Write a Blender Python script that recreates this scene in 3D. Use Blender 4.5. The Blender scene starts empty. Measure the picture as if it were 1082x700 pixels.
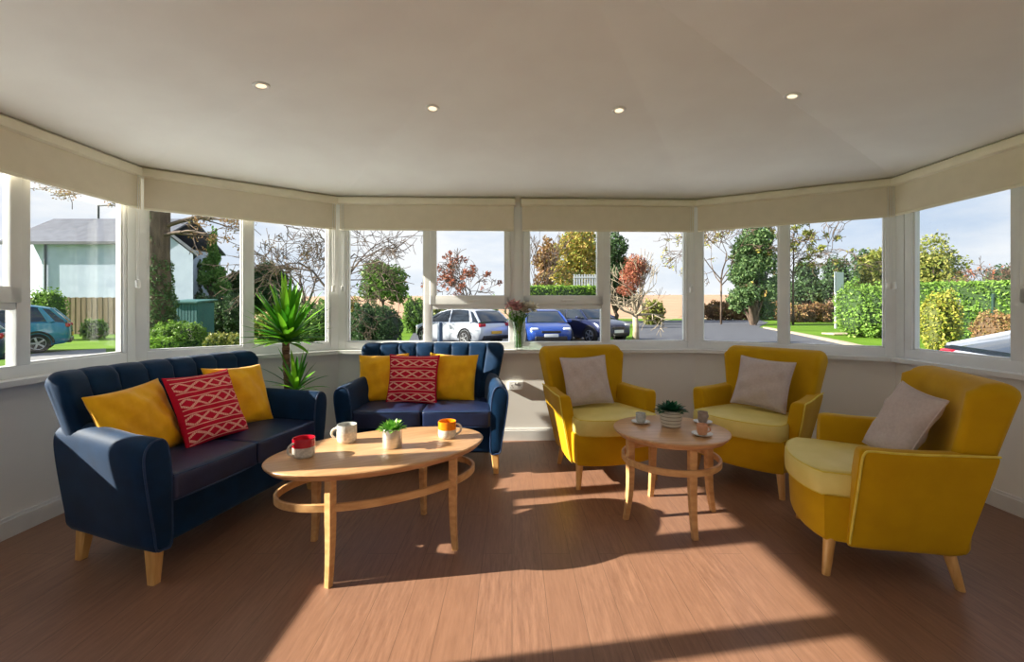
DOWN_W, SKY_S, SUN_W, EXPO = 2.0, 1.05, 15.0, 0.12
LEAF_K = .84
import bpy, bmesh, math, random
import numpy as np
from mathutils import Vector, Matrix

sc = bpy.context.scene
COL = sc.collection
PI = math.pi
F, CX, HY, EYE = 480.0, 541.0, 325.5, 1.30      # focal length in px, principal column, horizon row, eye height
ZG = -0.20                                       # level of the ground outside


def gx(px, Y):
    return (px - CX) / F * Y


def gz(py, Y):
    return EYE + (HY - py) / F * Y


def lerp(a, b, t):
    return a + (b - a) * t


def sstep(t):
    t = min(1, max(0, t))
    return t * t * (3 - 2 * t)


# ------------------------------------------------------------------ mesh collecting
class MB:
    def __init__(self):
        self.v, self.f, self.uv = [], [], {}

    def add(self, vs, fs):
        o = len(self.v)
        self.v += [tuple(p) for p in vs]
        self.f += [tuple(i + o for i in q) for q in fs]
        return o

    def box(self, x0, x1, y0, y1, z0, z1):
        self.add([(x0, y0, z0), (x1, y0, z0), (x1, y1, z0), (x0, y1, z0), (x0, y0, z1), (x1, y0, z1), (x1, y1, z1), (x0, y1, z1)],
                 [(0, 3, 2, 1), (4, 5, 6, 7), (0, 1, 5, 4), (1, 2, 6, 5), (2, 3, 7, 6), (3, 0, 4, 7)])
        return self

    def bbox(self, x0, x1, y0, y1, z0, z1, b=0.005):
        """box with chamfered edges (rounded box of two segments)"""
        c = ((x0 + x1) / 2, (y0 + y1) / 2, (z0 + z1) / 2)
        return self.rbox(c, (abs(x1 - x0) / 2, abs(y1 - y0) / 2, abs(z1 - z0) / 2), b, k=1, es=2)

    def rbox(self, c, h, r, k=4, es=3, fn=None):
        r = min(r, min(h) * 0.98)

        def coords(hh):
            e = [r * math.tan(PI / 4 * i / es) for i in range(es + 1)]
            lo = [-(hh - r) - x for x in reversed(e)]
            hi = [(hh - r) + x for x in e]
            mid = [lerp(-(hh - r), hh - r, i / k) for i in range(1, k)]
            return lo + mid + hi
        cs = [coords(x) for x in h]
        idx, vs, fs = {}, [], []

        def vert(p):
            q = [max(-(h[i] - r), min(h[i] - r, p[i])) for i in range(3)]
            d = [p[i] - q[i] for i in range(3)]
            n = math.sqrt(sum(x * x for x in d)) or 1
            w = tuple(round(q[i] + d[i] / n * r, 6) for i in range(3))
            if w not in idx:
                idx[w] = len(vs)
                vs.append(w)
            return idx[w]
        for ax in range(3):
            a, b = (ax + 1) % 3, (ax + 2) % 3
            for s in (-1, 1):
                g = []
                for u in cs[a]:
                    row = []
                    for w in cs[b]:
                        p = [0, 0, 0]
                        p[ax], p[a], p[b] = s * h[ax], u, w
                        row.append(vert(p))
                    g.append(row)
                for i in range(len(g) - 1):
                    for j in range(len(g[0]) - 1):
                        q = [g[i][j], g[i + 1][j], g[i + 1][j + 1], g[i][j + 1]]
                        if s < 0:
                            q.reverse()
                        if len(set(q)) >= 3:
                            fs.append([x for n, x in enumerate(q) if x not in q[:n]])
        out = []
        for w in vs:
            p = Vector(w)
            if fn:
                p = fn(p)
            out.append((p.x + c[0], p.y + c[1], p.z + c[2]))
        self.add(out, fs)
        return self

    def loft(self, rings, cap=True, closed=True):
        n = len(rings[0])
        vs = [p for r in rings for p in r]
        fs = []
        for i in range(len(rings) - 1):
            for j in range(n if closed else n - 1):
                k = (j + 1) % n
                fs.append((i * n + j, i * n + k, (i + 1) * n + k, (i + 1) * n + j))
        if cap:
            fs.append(tuple(reversed(range(n))))
            fs.append(tuple((len(rings) - 1) * n + j for j in range(n)))
        self.add(vs, fs)
        return self

    def tube(self, pts, radii, n=8, cap=True, closed=False):
        pts = [Vector(p) for p in pts]
        if not hasattr(radii, '__len__'):
            radii = [radii] * len(pts)
        m = len(pts)
        rings, ref = [], None
        for i, p in enumerate(pts):
            if closed:
                d = pts[(i + 1) % m] - pts[i - 1]
            else:
                d = pts[min(i + 1, m - 1)] - pts[max(i - 1, 0)]
            d = d.normalized() if d.length > 1e-9 else Vector((0, 0, 1))
            if ref is None:
                ref = Vector((0, 0, 1)) if abs(d.z) < .9 else Vector((1, 0, 0))
            a = (ref - d * ref.dot(d))
            a = a.normalized() if a.length > 1e-6 else d.orthogonal().normalized()
            ref = a
            b = d.cross(a)
            rings.append([p + (a * math.cos(2 * PI * j / n) + b * math.sin(2 * PI * j / n)) * radii[i] for j in range(n)])
        if closed:
            rings.append(rings[0])
            cap = False
        return self.loft(rings, cap)

    def lathe(self, prof, n=24, c=(0, 0, 0), cap0=True, cap1=True):
        rings = [[(c[0] + r * math.cos(2 * PI * j / n), c[1] + r * math.sin(2 * PI * j / n), c[2] + z) for j in range(n)] for r, z in prof]
        o = len(self.f)
        self.loft(rings, False)
        base = len(self.v) - n * len(prof)
        if cap0:
            self.f.append(tuple(base + j for j in reversed(range(n))))
        if cap1:
            self.f.append(tuple(base + (len(prof) - 1) * n + j for j in range(n)))
        return self

    def prism(self, poly, z0, z1):
        n = len(poly)
        vs = [(x, y, z0) for x, y in poly] + [(x, y, z1) for x, y in poly]
        fs = [tuple(reversed(range(n))), tuple(range(n, 2 * n))] + [(i, (i + 1) % n, n + (i + 1) % n, n + i) for i in range(n)]
        self.add(vs, fs)
        return self

    def ball(self, c, r, n=12, m=8):
        if not hasattr(r, '__len__'):
            r = (r, r, r)
        rings = []
        for i in range(m + 1):
            t = PI * (i / m)
            s = max(math.sin(t), 1e-3)
            rings.append([(c[0] + r[0] * s * math.cos(2 * PI * j / n), c[1] + r[1] * s * math.sin(2 * PI * j / n), c[2] - r[2] * math.cos(t)) for j in range(n)])
        return self.loft(rings)

    def xf(self, M, start=0):
        for i in range(start, len(self.v)):
            self.v[i] = tuple(M @ Vector(self.v[i]))
        return self

    def build(self, name, mat=None, parent=None, smooth=40, recalc=True):
        me = bpy.data.meshes.new(name)
        me.from_pydata(self.v, [], self.f)
        if recalc:
            bm = bmesh.new()
            bm.from_mesh(me)
            bmesh.ops.recalc_face_normals(bm, faces=bm.faces)
            bm.to_mesh(me)
            bm.free()
        return link(name, me, mat, parent, smooth)


def link(name, me, mat=None, parent=None, smooth=40):
    if smooth:
        me.polygons.foreach_set('use_smooth', [True] * len(me.polygons))
        if smooth < 179:
            me.set_sharp_from_angle(angle=math.radians(smooth))
    me.update()
    if mat:
        me.materials.append(mat)
    o = bpy.data.objects.new(name, me)
    COL.objects.link(o)
    if parent:
        o.parent = parent
    return o


def tag(o, label=None, cat=None, group=None, kind=None):
    if label:
        o['label'] = label
    if cat:
        o['category'] = cat
    if group:
        o['group'] = group
    if kind:
        o['kind'] = kind
    return o


def thing(name, label, cat, loc=(0, 0, 0), rz=0.0, group=None, kind=None):
    o = bpy.data.objects.new(name, None)
    o.empty_display_size = .1
    COL.objects.link(o)
    o.location = loc
    o.rotation_euler = (0, 0, rz)
    return tag(o, label, cat, group, kind)


def copy_tree(o, parent=None):
    c = o.copy()
    COL.objects.link(c)
    if parent:
        c.parent = parent
    for ch in [x for x in COL.objects if x.parent == o]:
        copy_tree(ch, c)
    return c


def struct(name, mb, mat, parent=None, smooth=30):
    o = mb.build(name, mat, parent, smooth)
    if parent is None:
        o['kind'] = 'structure'
    return o


def smooth_loop(pts, per=4):
    """closed Catmull-Rom through the points"""
    n, out = len(pts), []
    for i in range(n):
        p0, p1, p2, p3 = pts[i - 1], pts[i], pts[(i + 1) % n], pts[(i + 2) % n]
        for k in range(per):
            t = k / per
            out.append(tuple(.5 * (2 * p1[a] + (p2[a] - p0[a]) * t + (2 * p0[a] - 5 * p1[a] + 4 * p2[a] - p3[a]) * t * t + (3 * p1[a] - p0[a] - 3 * p2[a] + p3[a]) * t ** 3) for a in range(len(p1))))
    return out


def smooth_path(pts, per=5):
    n, out = len(pts), []
    for i in range(n - 1):
        p0, p1, p2, p3 = pts[max(i - 1, 0)], pts[i], pts[i + 1], pts[min(i + 2, n - 1)]
        for k in range(per):
            t = k / per
            out.append(tuple(.5 * (2 * p1[a] + (p2[a] - p0[a]) * t + (2 * p0[a] - 5 * p1[a] + 4 * p2[a] - p3[a]) * t * t + (3 * p1[a] - p0[a] - 3 * p2[a] + p3[a]) * t ** 3) for a in range(len(p1))))
    out.append(tuple(pts[-1]))
    return out


# ------------------------------------------------------------------ materials
def srgb(r, g, b):
    f = lambda c: ((c / 255 + .055) / 1.055) ** 2.4 if c > 10.3 else c / 255 / 12.92
    return (f(r), f(g), f(b), 1)


class NT:
    def __init__(self, name):
        self.m = bpy.data.materials.new(name)
        self.m.use_nodes = True
        self.t = self.m.node_tree
        self.t.nodes.clear()
        self.out = self.n('ShaderNodeOutputMaterial')

    def n(self, typ, **kw):
        nd = self.t.nodes.new(typ)
        for k, v in kw.items():
            setattr(nd, k, v)
        return nd

    def l(self, a, b):
        self.t.links.new(a, b)

    def set(self, nd, **kw):
        for k, v in kw.items():
            nd.inputs[k.replace('_', ' ')].default_value = v
        return nd

    def math(self, op, a, b=None, c=None):
        nd = self.n('ShaderNodeMath', operation=op)
        for i, x in enumerate((a, b, c)):
            if x is None:
                continue
            if isinstance(x, (int, float)):
                nd.inputs[i].default_value = x
            else:
                self.l(x, nd.inputs[i])
        return nd.outputs[0]

    def mix(self, fac, a, b):
        nd = self.n('ShaderNodeMix', data_type='RGBA')
        for s, x in ((0, fac), (6, a), (7, b)):
            if isinstance(x, (int, float, tuple)):
                nd.inputs[s].default_value = x
            else:
                self.l(x, nd.inputs[s])
        return nd.outputs[2]


def noise_mat(name, c1, c2, scale=20, rough=.6, bump=0, bscale=None, stretch=(1, 1, 1), sheen=0, spec=.5, metallic=0, coat=0, detail=4, lo=.35, hi=.65):
    m = NT(name)
    b = m.n('ShaderNodeBsdfPrincipled')
    m.set(b, Roughness=rough, Metallic=metallic)
    b.inputs['Specular IOR Level'].default_value = spec
    if sheen:
        b.inputs['Sheen Weight'].default_value = sheen
        b.inputs['Sheen Roughness'].default_value = .4
    if coat:
        b.inputs['Coat Weight'].default_value = coat
        b.inputs['Coat Roughness'].default_value = .05
    tc = m.n('ShaderNodeTexCoord')
    mp = m.n('ShaderNodeMapping')
    mp.inputs['Scale'].default_value = stretch
    m.l(tc.outputs['Object'], mp.inputs[0])
    nz = m.n('ShaderNodeTexNoise')
    m.set(nz, Scale=scale, Detail=detail)
    m.l(mp.outputs[0], nz.inputs['Vector'])
    cr = m.n('ShaderNodeValToRGB')
    cr.color_ramp.elements[0].position, cr.color_ramp.elements[1].position = lo, hi
    cr.color_ramp.elements[0].color, cr.color_ramp.elements[1].color = c1, c2
    m.l(nz.outputs[0], cr.inputs[0])
    m.l(cr.outputs[0], b.inputs['Base Color'])
    if bump:
        n2 = m.n('ShaderNodeTexNoise')
        m.set(n2, Scale=bscale or scale * 3, Detail=3)
        m.l(mp.outputs[0], n2.inputs['Vector'])
        bp = m.n('ShaderNodeBump')
        m.set(bp, Strength=bump, Distance=.004)
        m.l(n2.outputs[0], bp.inputs['Height'])
        m.l(bp.outputs[0], b.inputs['Normal'])
    m.l(b.outputs[0], m.out.inputs[0])
    return m.m


def flat(name, c, rough=.5, metallic=0, coat=0, spec=.5, k=.9):
    c2 = (c[0] * k, c[1] * k, c[2] * k, 1)
    return noise_mat(name, c2, c, 8, rough, metallic=metallic, coat=coat, spec=spec)


def leaf_mat(name, cols, rough=.55, trans=.25, k=1.0):
    m = NT(name)
    g = m.n('ShaderNodeNewGeometry')
    cr = m.n('ShaderNodeValToRGB')
    e = cr.color_ramp.elements
    while len(e) < len(cols):
        e.new(.5)
    for i, c in enumerate(cols):
        e[i].position = i / max(1, len(cols) - 1)
        e[i].color = (c[0] * k, c[1] * k, c[2] * k, 1)
    m.l(g.outputs['Random Per Island'], cr.inputs[0])
    b = m.n('ShaderNodeBsdfPrincipled')
    m.set(b, Roughness=rough)
    b.inputs['Specular IOR Level'].default_value = .3
    m.l(cr.outputs[0], b.inputs['Base Color'])
    t = m.n('ShaderNodeBsdfTranslucent')
    m.l(cr.outputs[0], t.inputs[0])
    mx = m.n('ShaderNodeMixShader')
    mx.inputs[0].default_value = trans
    m.l(b.outputs[0], mx.inputs[1])
    m.l(t.outputs[0], mx.inputs[2])
    m.l(mx.outputs[0], m.out.inputs[0])
    return m.m


def glass_mat(name, tint=(.97, .985, .98, 1), refl=.05):
    m = NT(name)
    t = m.n('ShaderNodeBsdfTransparent')
    t.inputs[0].default_value = tint
    g = m.n('ShaderNodeBsdfGlossy')
    g.inputs['Roughness'].default_value = .02
    lw = m.n('ShaderNodeLayerWeight')
    lw.inputs[0].default_value = .35
    f = m.math('MULTIPLY_ADD', lw.outputs['Facing'], refl * 2, refl * .3)
    mx = m.n('ShaderNodeMixShader')
    m.l(f, mx.inputs[0])
    m.l(t.outputs[0], mx.inputs[1])
    m.l(g.outputs[0], mx.inputs[2])
    m.l(mx.outputs[0], m.out.inputs[0])
    return m.m


def emit_mat(name, c, s):
    m = NT(name)
    e = m.n('ShaderNodeEmission')
    e.inputs[0].default_value = c
    e.inputs[1].default_value = s
    m.l(e.outputs[0], m.out.inputs[0])
    return m.m


def floor_mat():
    m = NT('wood_floor')
    tc = m.n('ShaderNodeTexCoord')
    mp = m.n('ShaderNodeMapping')
    mp.inputs['Rotation'].default_value = (0, 0, PI / 2)
    m.l(tc.outputs['Object'], mp.inputs[0])
    br = m.n('ShaderNodeTexBrick')
    br.offset = .37
    m.set(br, Scale=1.0, Mortar_Size=.0012, Brick_Width=1.2, Row_Height=.152, Bias=0.0)
    br.inputs['Color1'].default_value = (0, 0, 0, 1)
    br.inputs['Color2'].default_value = (1, 1, 1, 1)
    br.inputs['Mortar'].default_value = (.5, .5, .5, 1)
    m.l(mp.outputs[0], br.inputs['Vector'])
    # grain stretched along the planks
    mg = m.n('ShaderNodeMapping')
    mg.inputs['Scale'].default_value = (60, 5.5, 1)
    m.l(tc.outputs['Object'], mg.inputs[0])
    off = m.n('ShaderNodeVectorMath', operation='ADD')
    sc_ = m.n('ShaderNodeVectorMath', operation='SCALE')
    m.l(br.outputs['Color'], sc_.inputs[0])
    sc_.inputs['Scale'].default_value = 13.0
    m.l(mg.outputs[0], off.inputs[0])
    m.l(sc_.outputs[0], off.inputs[1])
    nz = m.n('ShaderNodeTexNoise')
    m.set(nz, Scale=1.0, Detail=7, Roughness=.68, Distortion=.3)
    m.l(off.outputs[0], nz.inputs['Vector'])
    cr = m.n('ShaderNodeValToRGB')
    e = cr.color_ramp.elements
    e[0].position, e[1].position = .28, .72
    e[0].color, e[1].color = FLOOR_D, FLOOR_L
    m.l(nz.outputs[0], cr.inputs[0])
    tone = m.mix(m.math('MULTIPLY', br.outputs['Color'], .55), cr.outputs[0], FLOOR_T)
    groove = m.mix(m.math('MULTIPLY', br.outputs['Fac'], .6), tone, (.05, .03, .02, 1))
    b = m.n('ShaderNodeBsdfPrincipled')
    m.set(b, Roughness=.42)
    b.inputs['Specular IOR Level'].default_value = .45
    m.l(groove, b.inputs['Base Color'])
    bp = m.n('ShaderNodeBump')
    m.set(bp, Strength=.12, Distance=.002)
    m.l(nz.outputs[0], bp.inputs['Height'])
    m.l(bp.outputs[0], b.inputs['Normal'])
    m.l(b.outputs[0], m.out.inputs[0])
    return m.m


FLOOR_D, FLOOR_L, FLOOR_T = srgb(116, 82, 64), srgb(158, 118, 94), srgb(138, 100, 78)


def red_pattern():
    """woven red cushion cover: rows of crosses and diamonds between pale stripes (u, v from the UV map)"""
    m = NT('red_woven_cover')
    uv = m.n('ShaderNodeUVMap')
    sp = m.n('ShaderNodeSeparateXYZ')
    m.l(uv.outputs[0], sp.inputs[0])
    u, v = sp.outputs[0], sp.outputs[1]
    rows = m.math('MULTIPLY', v, 4.3)
    fy = m.math('FRACT', rows)
    fx = m.math('FRACT', m.math('MULTIPLY', u, 4.0))
    ay = m.math('ABSOLUTE', m.math('SUBTRACT', fy, .5))
    ax = m.math('ABSOLUTE', m.math('SUBTRACT', fx, .5))
    # crosses run corner to corner of each cell's band
    d = m.math('ABSOLUTE', m.math('SUBTRACT', m.math('MULTIPLY', ax, .62), m.math('SUBTRACT', .31, ay)))
    cross = m.math('LESS_THAN', d, .072)
    band = m.math('LESS_THAN', ay, .30)
    cross = m.math('MULTIPLY', cross, band)
    stitch = m.math('GREATER_THAN', m.math('FRACT', m.math('MULTIPLY', u, 44)), .14)
    cross = m.math('MULTIPLY', cross, stitch)
    line1 = m.math('LESS_THAN', m.math('ABSOLUTE', m.math('SUBTRACT', ay, .355)), .028)
    fy2 = m.math('ABSOLUTE', m.math('SUBTRACT', ay, .0))
    cw = m.math('LESS_THAN', m.math('ADD', m.math('MULTIPLY', ax, .62), ay), .055)
    wx = m.math('ABSOLUTE', m.math('SUBTRACT', ax, .5))
    cw2 = m.math('LESS_THAN', m.math('ADD', m.math('MULTIPLY', wx, .62), ay), .04)
    pat = m.math('MAXIMUM', m.math('MAXIMUM', cross, line1), cw2)
    inside = m.math('LESS_THAN', m.math('MAXIMUM', m.math('ABSOLUTE', m.math('SUBTRACT', u, .5)), m.math('ABSOLUTE', m.math('SUBTRACT', v, .5))), .47)
    pat = m.math('MULTIPLY', pat, inside)
    nz = m.n('ShaderNodeTexNoise')
    m.set(nz, Scale=60, Detail=3)
    red = m.mix(nz.outputs[0], srgb(176, 10, 40), srgb(214, 22, 58))
    col = m.mix(m.math('MULTIPLY', pat, .86), red, srgb(245, 190, 170))
    b = m.n('ShaderNodeBsdfPrincipled')
    m.set(b, Roughness=.85)
    b.inputs['Specular IOR Level'].default_value = .2
    m.l(col, b.inputs['Base Color'])
    m.l(b.outputs[0], m.out.inputs[0])
    return m.m


M = {}
M['floor'] = floor_mat()
M['wall'] = noise_mat('wall_paint', srgb(238, 234, 227), srgb(242, 238, 231), 3, .7, bump=.05, bscale=180, spec=.25)
M['ceiling'] = noise_mat('ceiling_paint', srgb(234, 230, 224), srgb(238, 235, 229), 3, .8, spec=.2)
M['upvc'] = noise_mat('white_plastic_frame', srgb(228, 228, 226), srgb(234, 234, 232), 5, .35, spec=.4)
M['gloss_white'] = noise_mat('white_gloss_paint', srgb(226, 224, 220), srgb(234, 232, 228), 6, .3, spec=.5)
M['blind'] = noise_mat('blind_fabric', srgb(224, 212, 192), srgb(228, 216, 196), 12, .85, bump=.05, bscale=500, spec=.1)
M['cassette'] = noise_mat('cream_cassette', srgb(232, 222, 200), srgb(238, 229, 208), 8, .4)
M['glass'] = glass_mat('window_glass', refl=.035)
M['vase_glass'] = glass_mat('vase_glass', (.93, .97, .95, 1), .16)
M['navy'] = noise_mat('navy_velvet', srgb(0, 36, 66), srgb(4, 46, 80), 9, .6, bump=.12, bscale=300, sheen=.14, spec=.15)
M['navy_pipe'] = noise_mat('navy_piping', srgb(10, 40, 78), srgb(18, 54, 96), 20, .6, sheen=.2)
M['navy_leather'] = noise_mat('dark_indigo_leather', srgb(24, 36, 68), srgb(30, 44, 80), 12, .4, bump=.12, bscale=160, spec=.5)
M['mustard'] = noise_mat('mustard_velvet', srgb(190, 144, 0), srgb(198, 152, 2), 8, .8, bump=.12, bscale=320, sheen=.08, spec=.2)
M['mustard_seat'] = noise_mat('pale_mustard_leather', srgb(222, 202, 112), srgb(228, 208, 122), 10, .5, bump=.08, bscale=180, spec=.4)
M['mustard_pipe'] = noise_mat('pale_piping', srgb(216, 190, 60), srgb(226, 202, 80), 20, .55)
M['yellow'] = noise_mat('yellow_velvet', srgb(232, 164, 0), srgb(246, 184, 6), 10, .6, bump=.1, bscale=300, sheen=.3, spec=.25)
M['grey_linen'] = noise_mat('grey_linen', srgb(190, 176, 170), srgb(198, 184, 178), 70, .9, bump=.2, bscale=420, spec=.1)
M['red'] = red_pattern()
M['oak'] = noise_mat('pale_oak', srgb(196, 146, 92), srgb(218, 172, 116), 6, .4, bump=.06, bscale=30, stretch=(1.2, 6, 6), spec=.45, detail=6)
M['oak_top'] = noise_mat('oak_table_top', srgb(188, 142, 98), srgb(208, 164, 118), 5, .33, bump=.03, bscale=30, stretch=(1.0, 9, 9), spec=.5, detail=6)
M['leg_wood'] = noise_mat('beech_leg', srgb(206, 152, 84), srgb(224, 174, 108), 8, .4, stretch=(5, 5, .8), spec=.45)
M['ceramic'] = noise_mat('speckled_ceramic', srgb(196, 188, 174), srgb(226, 218, 204), 70, .35, spec=.5)
M['ceramic_grey'] = noise_mat('grey_ceramic', srgb(176, 178, 172), srgb(206, 206, 200), 60, .35)
M['ceramic_white'] = flat('white_ceramic', srgb(228, 224, 218), .25)
M['ceramic_orange'] = noise_mat('orange_glaze', srgb(232, 120, 6), srgb(246, 146, 20), 30, .22)
M['ceramic_red'] = noise_mat('red_glaze', srgb(170, 14, 34), srgb(196, 24, 46), 30, .22)
M['ceramic_peach'] = noise_mat('peach_ceramic', srgb(214, 150, 110), srgb(228, 168, 128), 30, .3)
M['cup_dark'] = flat('coffee', srgb(60, 34, 20), .2)
M['steel'] = noise_mat('brushed_steel', srgb(196, 194, 190), srgb(222, 220, 216), 6, .38, stretch=(1, 1, 60), metallic=.75)
M['chrome'] = flat('chrome', srgb(214, 214, 214), .15, metallic=1)
M['soil'] = noise_mat('dark_soil', srgb(44, 30, 22), srgb(70, 50, 36), 60, .9, bump=.4)
M['socket'] = flat('socket_plastic', srgb(232, 232, 228), .35)
M['black'] = flat('black_rubber', srgb(24, 24, 26), .6)
M['planter'] = noise_mat('grey_planter', srgb(92, 92, 96), srgb(110, 110, 114), 10, .5)
M['lamp'] = emit_mat('lamp_lens', (1.0, .78, .50, 1), 1.5)
# ================================================================== the room
RING = [(-2.83, -3.0), (-2.86, 3.46), (-1.683, 4.40), (1.82, 4.52), (3.165, 3.75), (3.2, -3.0)]
SIDES = ['left', 'front_left', 'front', 'front_right', 'right', 'back']


def offset_ring(t):
    """the ring moved outward by t"""
    n, out = len(RING), []
    for i in range(n):
        p0, p1, p2 = (Vector(RING[(i + k) % n]) for k in (-1, 0, 1))
        d1, d2 = (p1 - p0).normalized(), (p2 - p1).normalized()
        n1, n2 = Vector((-d1.y, d1.x)), Vector((-d2.y, d2.x))
        b = (n1 + n2)
        b = b / b.length_squared * 2 if b.length > 1e-6 else n1
        out.append(tuple(p1 + b * t))
    return out


def band(t0, t1, z0, z1, i):
    a, b = offset_ring(t0), offset_ring(t1)
    j = (i + 1) % len(RING)
    return [a[i], a[j], b[j], b[i]], z0, z1


ZC = 2.37
# floor
mb = MB()
mb.prism(offset_ring(.22), -.2, 0)
struct('floor', mb, M['floor'], smooth=0)
# walls below the sills and headers above the windows
for i, s in enumerate(SIDES):
    mb = MB()
    mb.prism(*band(0, .22, 0, .86, i))
    mb.prism(*band(0, .22, 2.34, 2.46, i))
    if s == 'back':
        P, Q = Vector(RING[5]), Vector(RING[0])
        mb.box(-3.05, -2.2, -3.22, -3.0, .86, 2.34)
        mb.box(2.4, 3.42, -3.22, -3.0, .86, 2.34)
        # gable above the rear wall
        mb.prism([(-3.05, -3.0), (3.42, -3.0), (3.42, -3.22), (-3.05, -3.22)], 2.46, 2.5)
    struct('wall_' + s, mb, M['wall'], smooth=0)
    # skirting board in two steps
    mb = MB()
    mb.prism(*band(-.018, 0, 0, .098, i))
    mb.prism(*band(-.011, 0, .098, .115, i))
    struct('baseboard_' + s, mb, M['gloss_white'], smooth=0)
    # sill board
    mb = MB()
    mb.prism(*band(-.075, .06, .86, .892, i))
    struct('trim_%d' % (i + 1), mb, M['gloss_white'], smooth=0)

# vaulted ceiling: eaves ring, ridge running back from the apex
APEX = Vector((.2, 1.75, 2.74))
RIDGE = Vector((.2, -3.3, 2.74))
cr = offset_ring(.12)
E_ = [Vector((x, y, ZC - .02)) for x, y in cr]
E_[0].y = E_[5].y = -3.3
FACETS = [[E_[0], E_[1], APEX, RIDGE], [E_[1], E_[2], APEX], [E_[2], E_[3], APEX], [E_[3], E_[4], APEX], [E_[4], E_[5], RIDGE, APEX]]
mb = MB()
allv = E_ + [APEX, RIDGE]
ix = lambda p: allv.index(p)
n = len(allv)
for fc in FACETS + [[E_[5], E_[0], RIDGE]]:
    f = [ix(p) for p in fc]
    mb.f.append(tuple(f))
    mb.f.append(tuple(k + n for k in reversed(f)))
mb.v = [tuple(p) for p in allv] + [tuple(p + Vector((0, 0, .16))) for p in allv]
for i in range(6):
    j = (i + 1) % 6
    mb.f.append((i, j, j + n, i + n))
ceil = struct('ceiling', mb, M['ceiling'], smooth=0)

# downlights: where the sight lines through the photo meet the ceiling facets
def on_ceiling(px, py):
    o = Vector((0, 0, EYE))
    d = Vector(((px - CX) / F, 1, (HY - py) / F))
    best = None
    for fc in FACETS:
        nn = (fc[1] - fc[0]).cross(fc[2] - fc[0]).normalized()
        t = (fc[0] - o).dot(nn) / d.dot(nn)
        if t > 0 and (best is None or t < best[0]):
            best = (t, o + d * t, nn if nn.z < 0 else -nn)
    return best[1], best[2]


DL = [(276, 90.5, 'leftmost of the four ceiling downlights, above the blue sofa by the left windows'),
      (457, 114.5, 'ceiling downlight second from the left, above the long oval table'),
      (654, 116.5, 'ceiling downlight third from the left, above the middle yellow chair'),
      (837, 101.5, 'rightmost of the four ceiling downlights, above the corner yellow chair')]
for px, py, lab in DL:
    p, nn = on_ceiling(px, py)
    t = thing('ceiling_downlight', 'small round ' + lab, 'ceiling light', p, 0, 'recessed ceiling downlights')
    t.rotation_mode = 'QUATERNION'
    t.rotation_quaternion = nn.to_track_quat('-Z', 'Y')
    mb = MB()
    mb.lathe([(.026, .002), (.027, -.004), (.036, -.008), (.044, -.005), (.046, .002)], 28, cap0=False, cap1=False)
    mb.build('trim_ring', M['gloss_white'], t)
    mb = MB()
    mb.lathe([(.027, -.001), (.02, -.0035), (.001, -.0045)], 24)
    mb.build('lens', M['lamp'], t)
    li = bpy.data.lights.new('downlight_beam', 'SPOT')
    li.energy, li.color, li.spot_size, li.spot_blend, li.shadow_soft_size = DOWN_W, (1, .82, .6), math.radians(120), .8, .03
    lo = bpy.data.objects.new('downlight_beam', li)
    COL.objects.link(lo)
    lo.location = p + nn * .03
    lo.rotation_mode = 'QUATERNION'
    lo.rotation_quaternion = Vector((0, 0, -1)).to_track_quat('-Z', 'Y')

# ---- windows
def facet(i):
    P, Q = Vector(RING[i]), Vector(RING[(i + 1) % 6])
    d = (Q - P).normalized()
    return P, d, Vector((-d.y, d.x)), (Q - P).length


def px_s(i, px, off=.03):
    """distance along facet i of the vertical line seen at column px"""
    P, d, n_, L = facet(i)
    o = P + n_ * off
    k = (px - CX) / F
    # o + s d = t (k, 1)
    det = d.x * (-1) - (-k) * d.y
    return (-o.x * (-1) - (-k) * (-o.y)) / det


ZB, ZT, ZM0, ZM1 = .965, 2.30, 1.286, 1.435
WN = [0]


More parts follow.
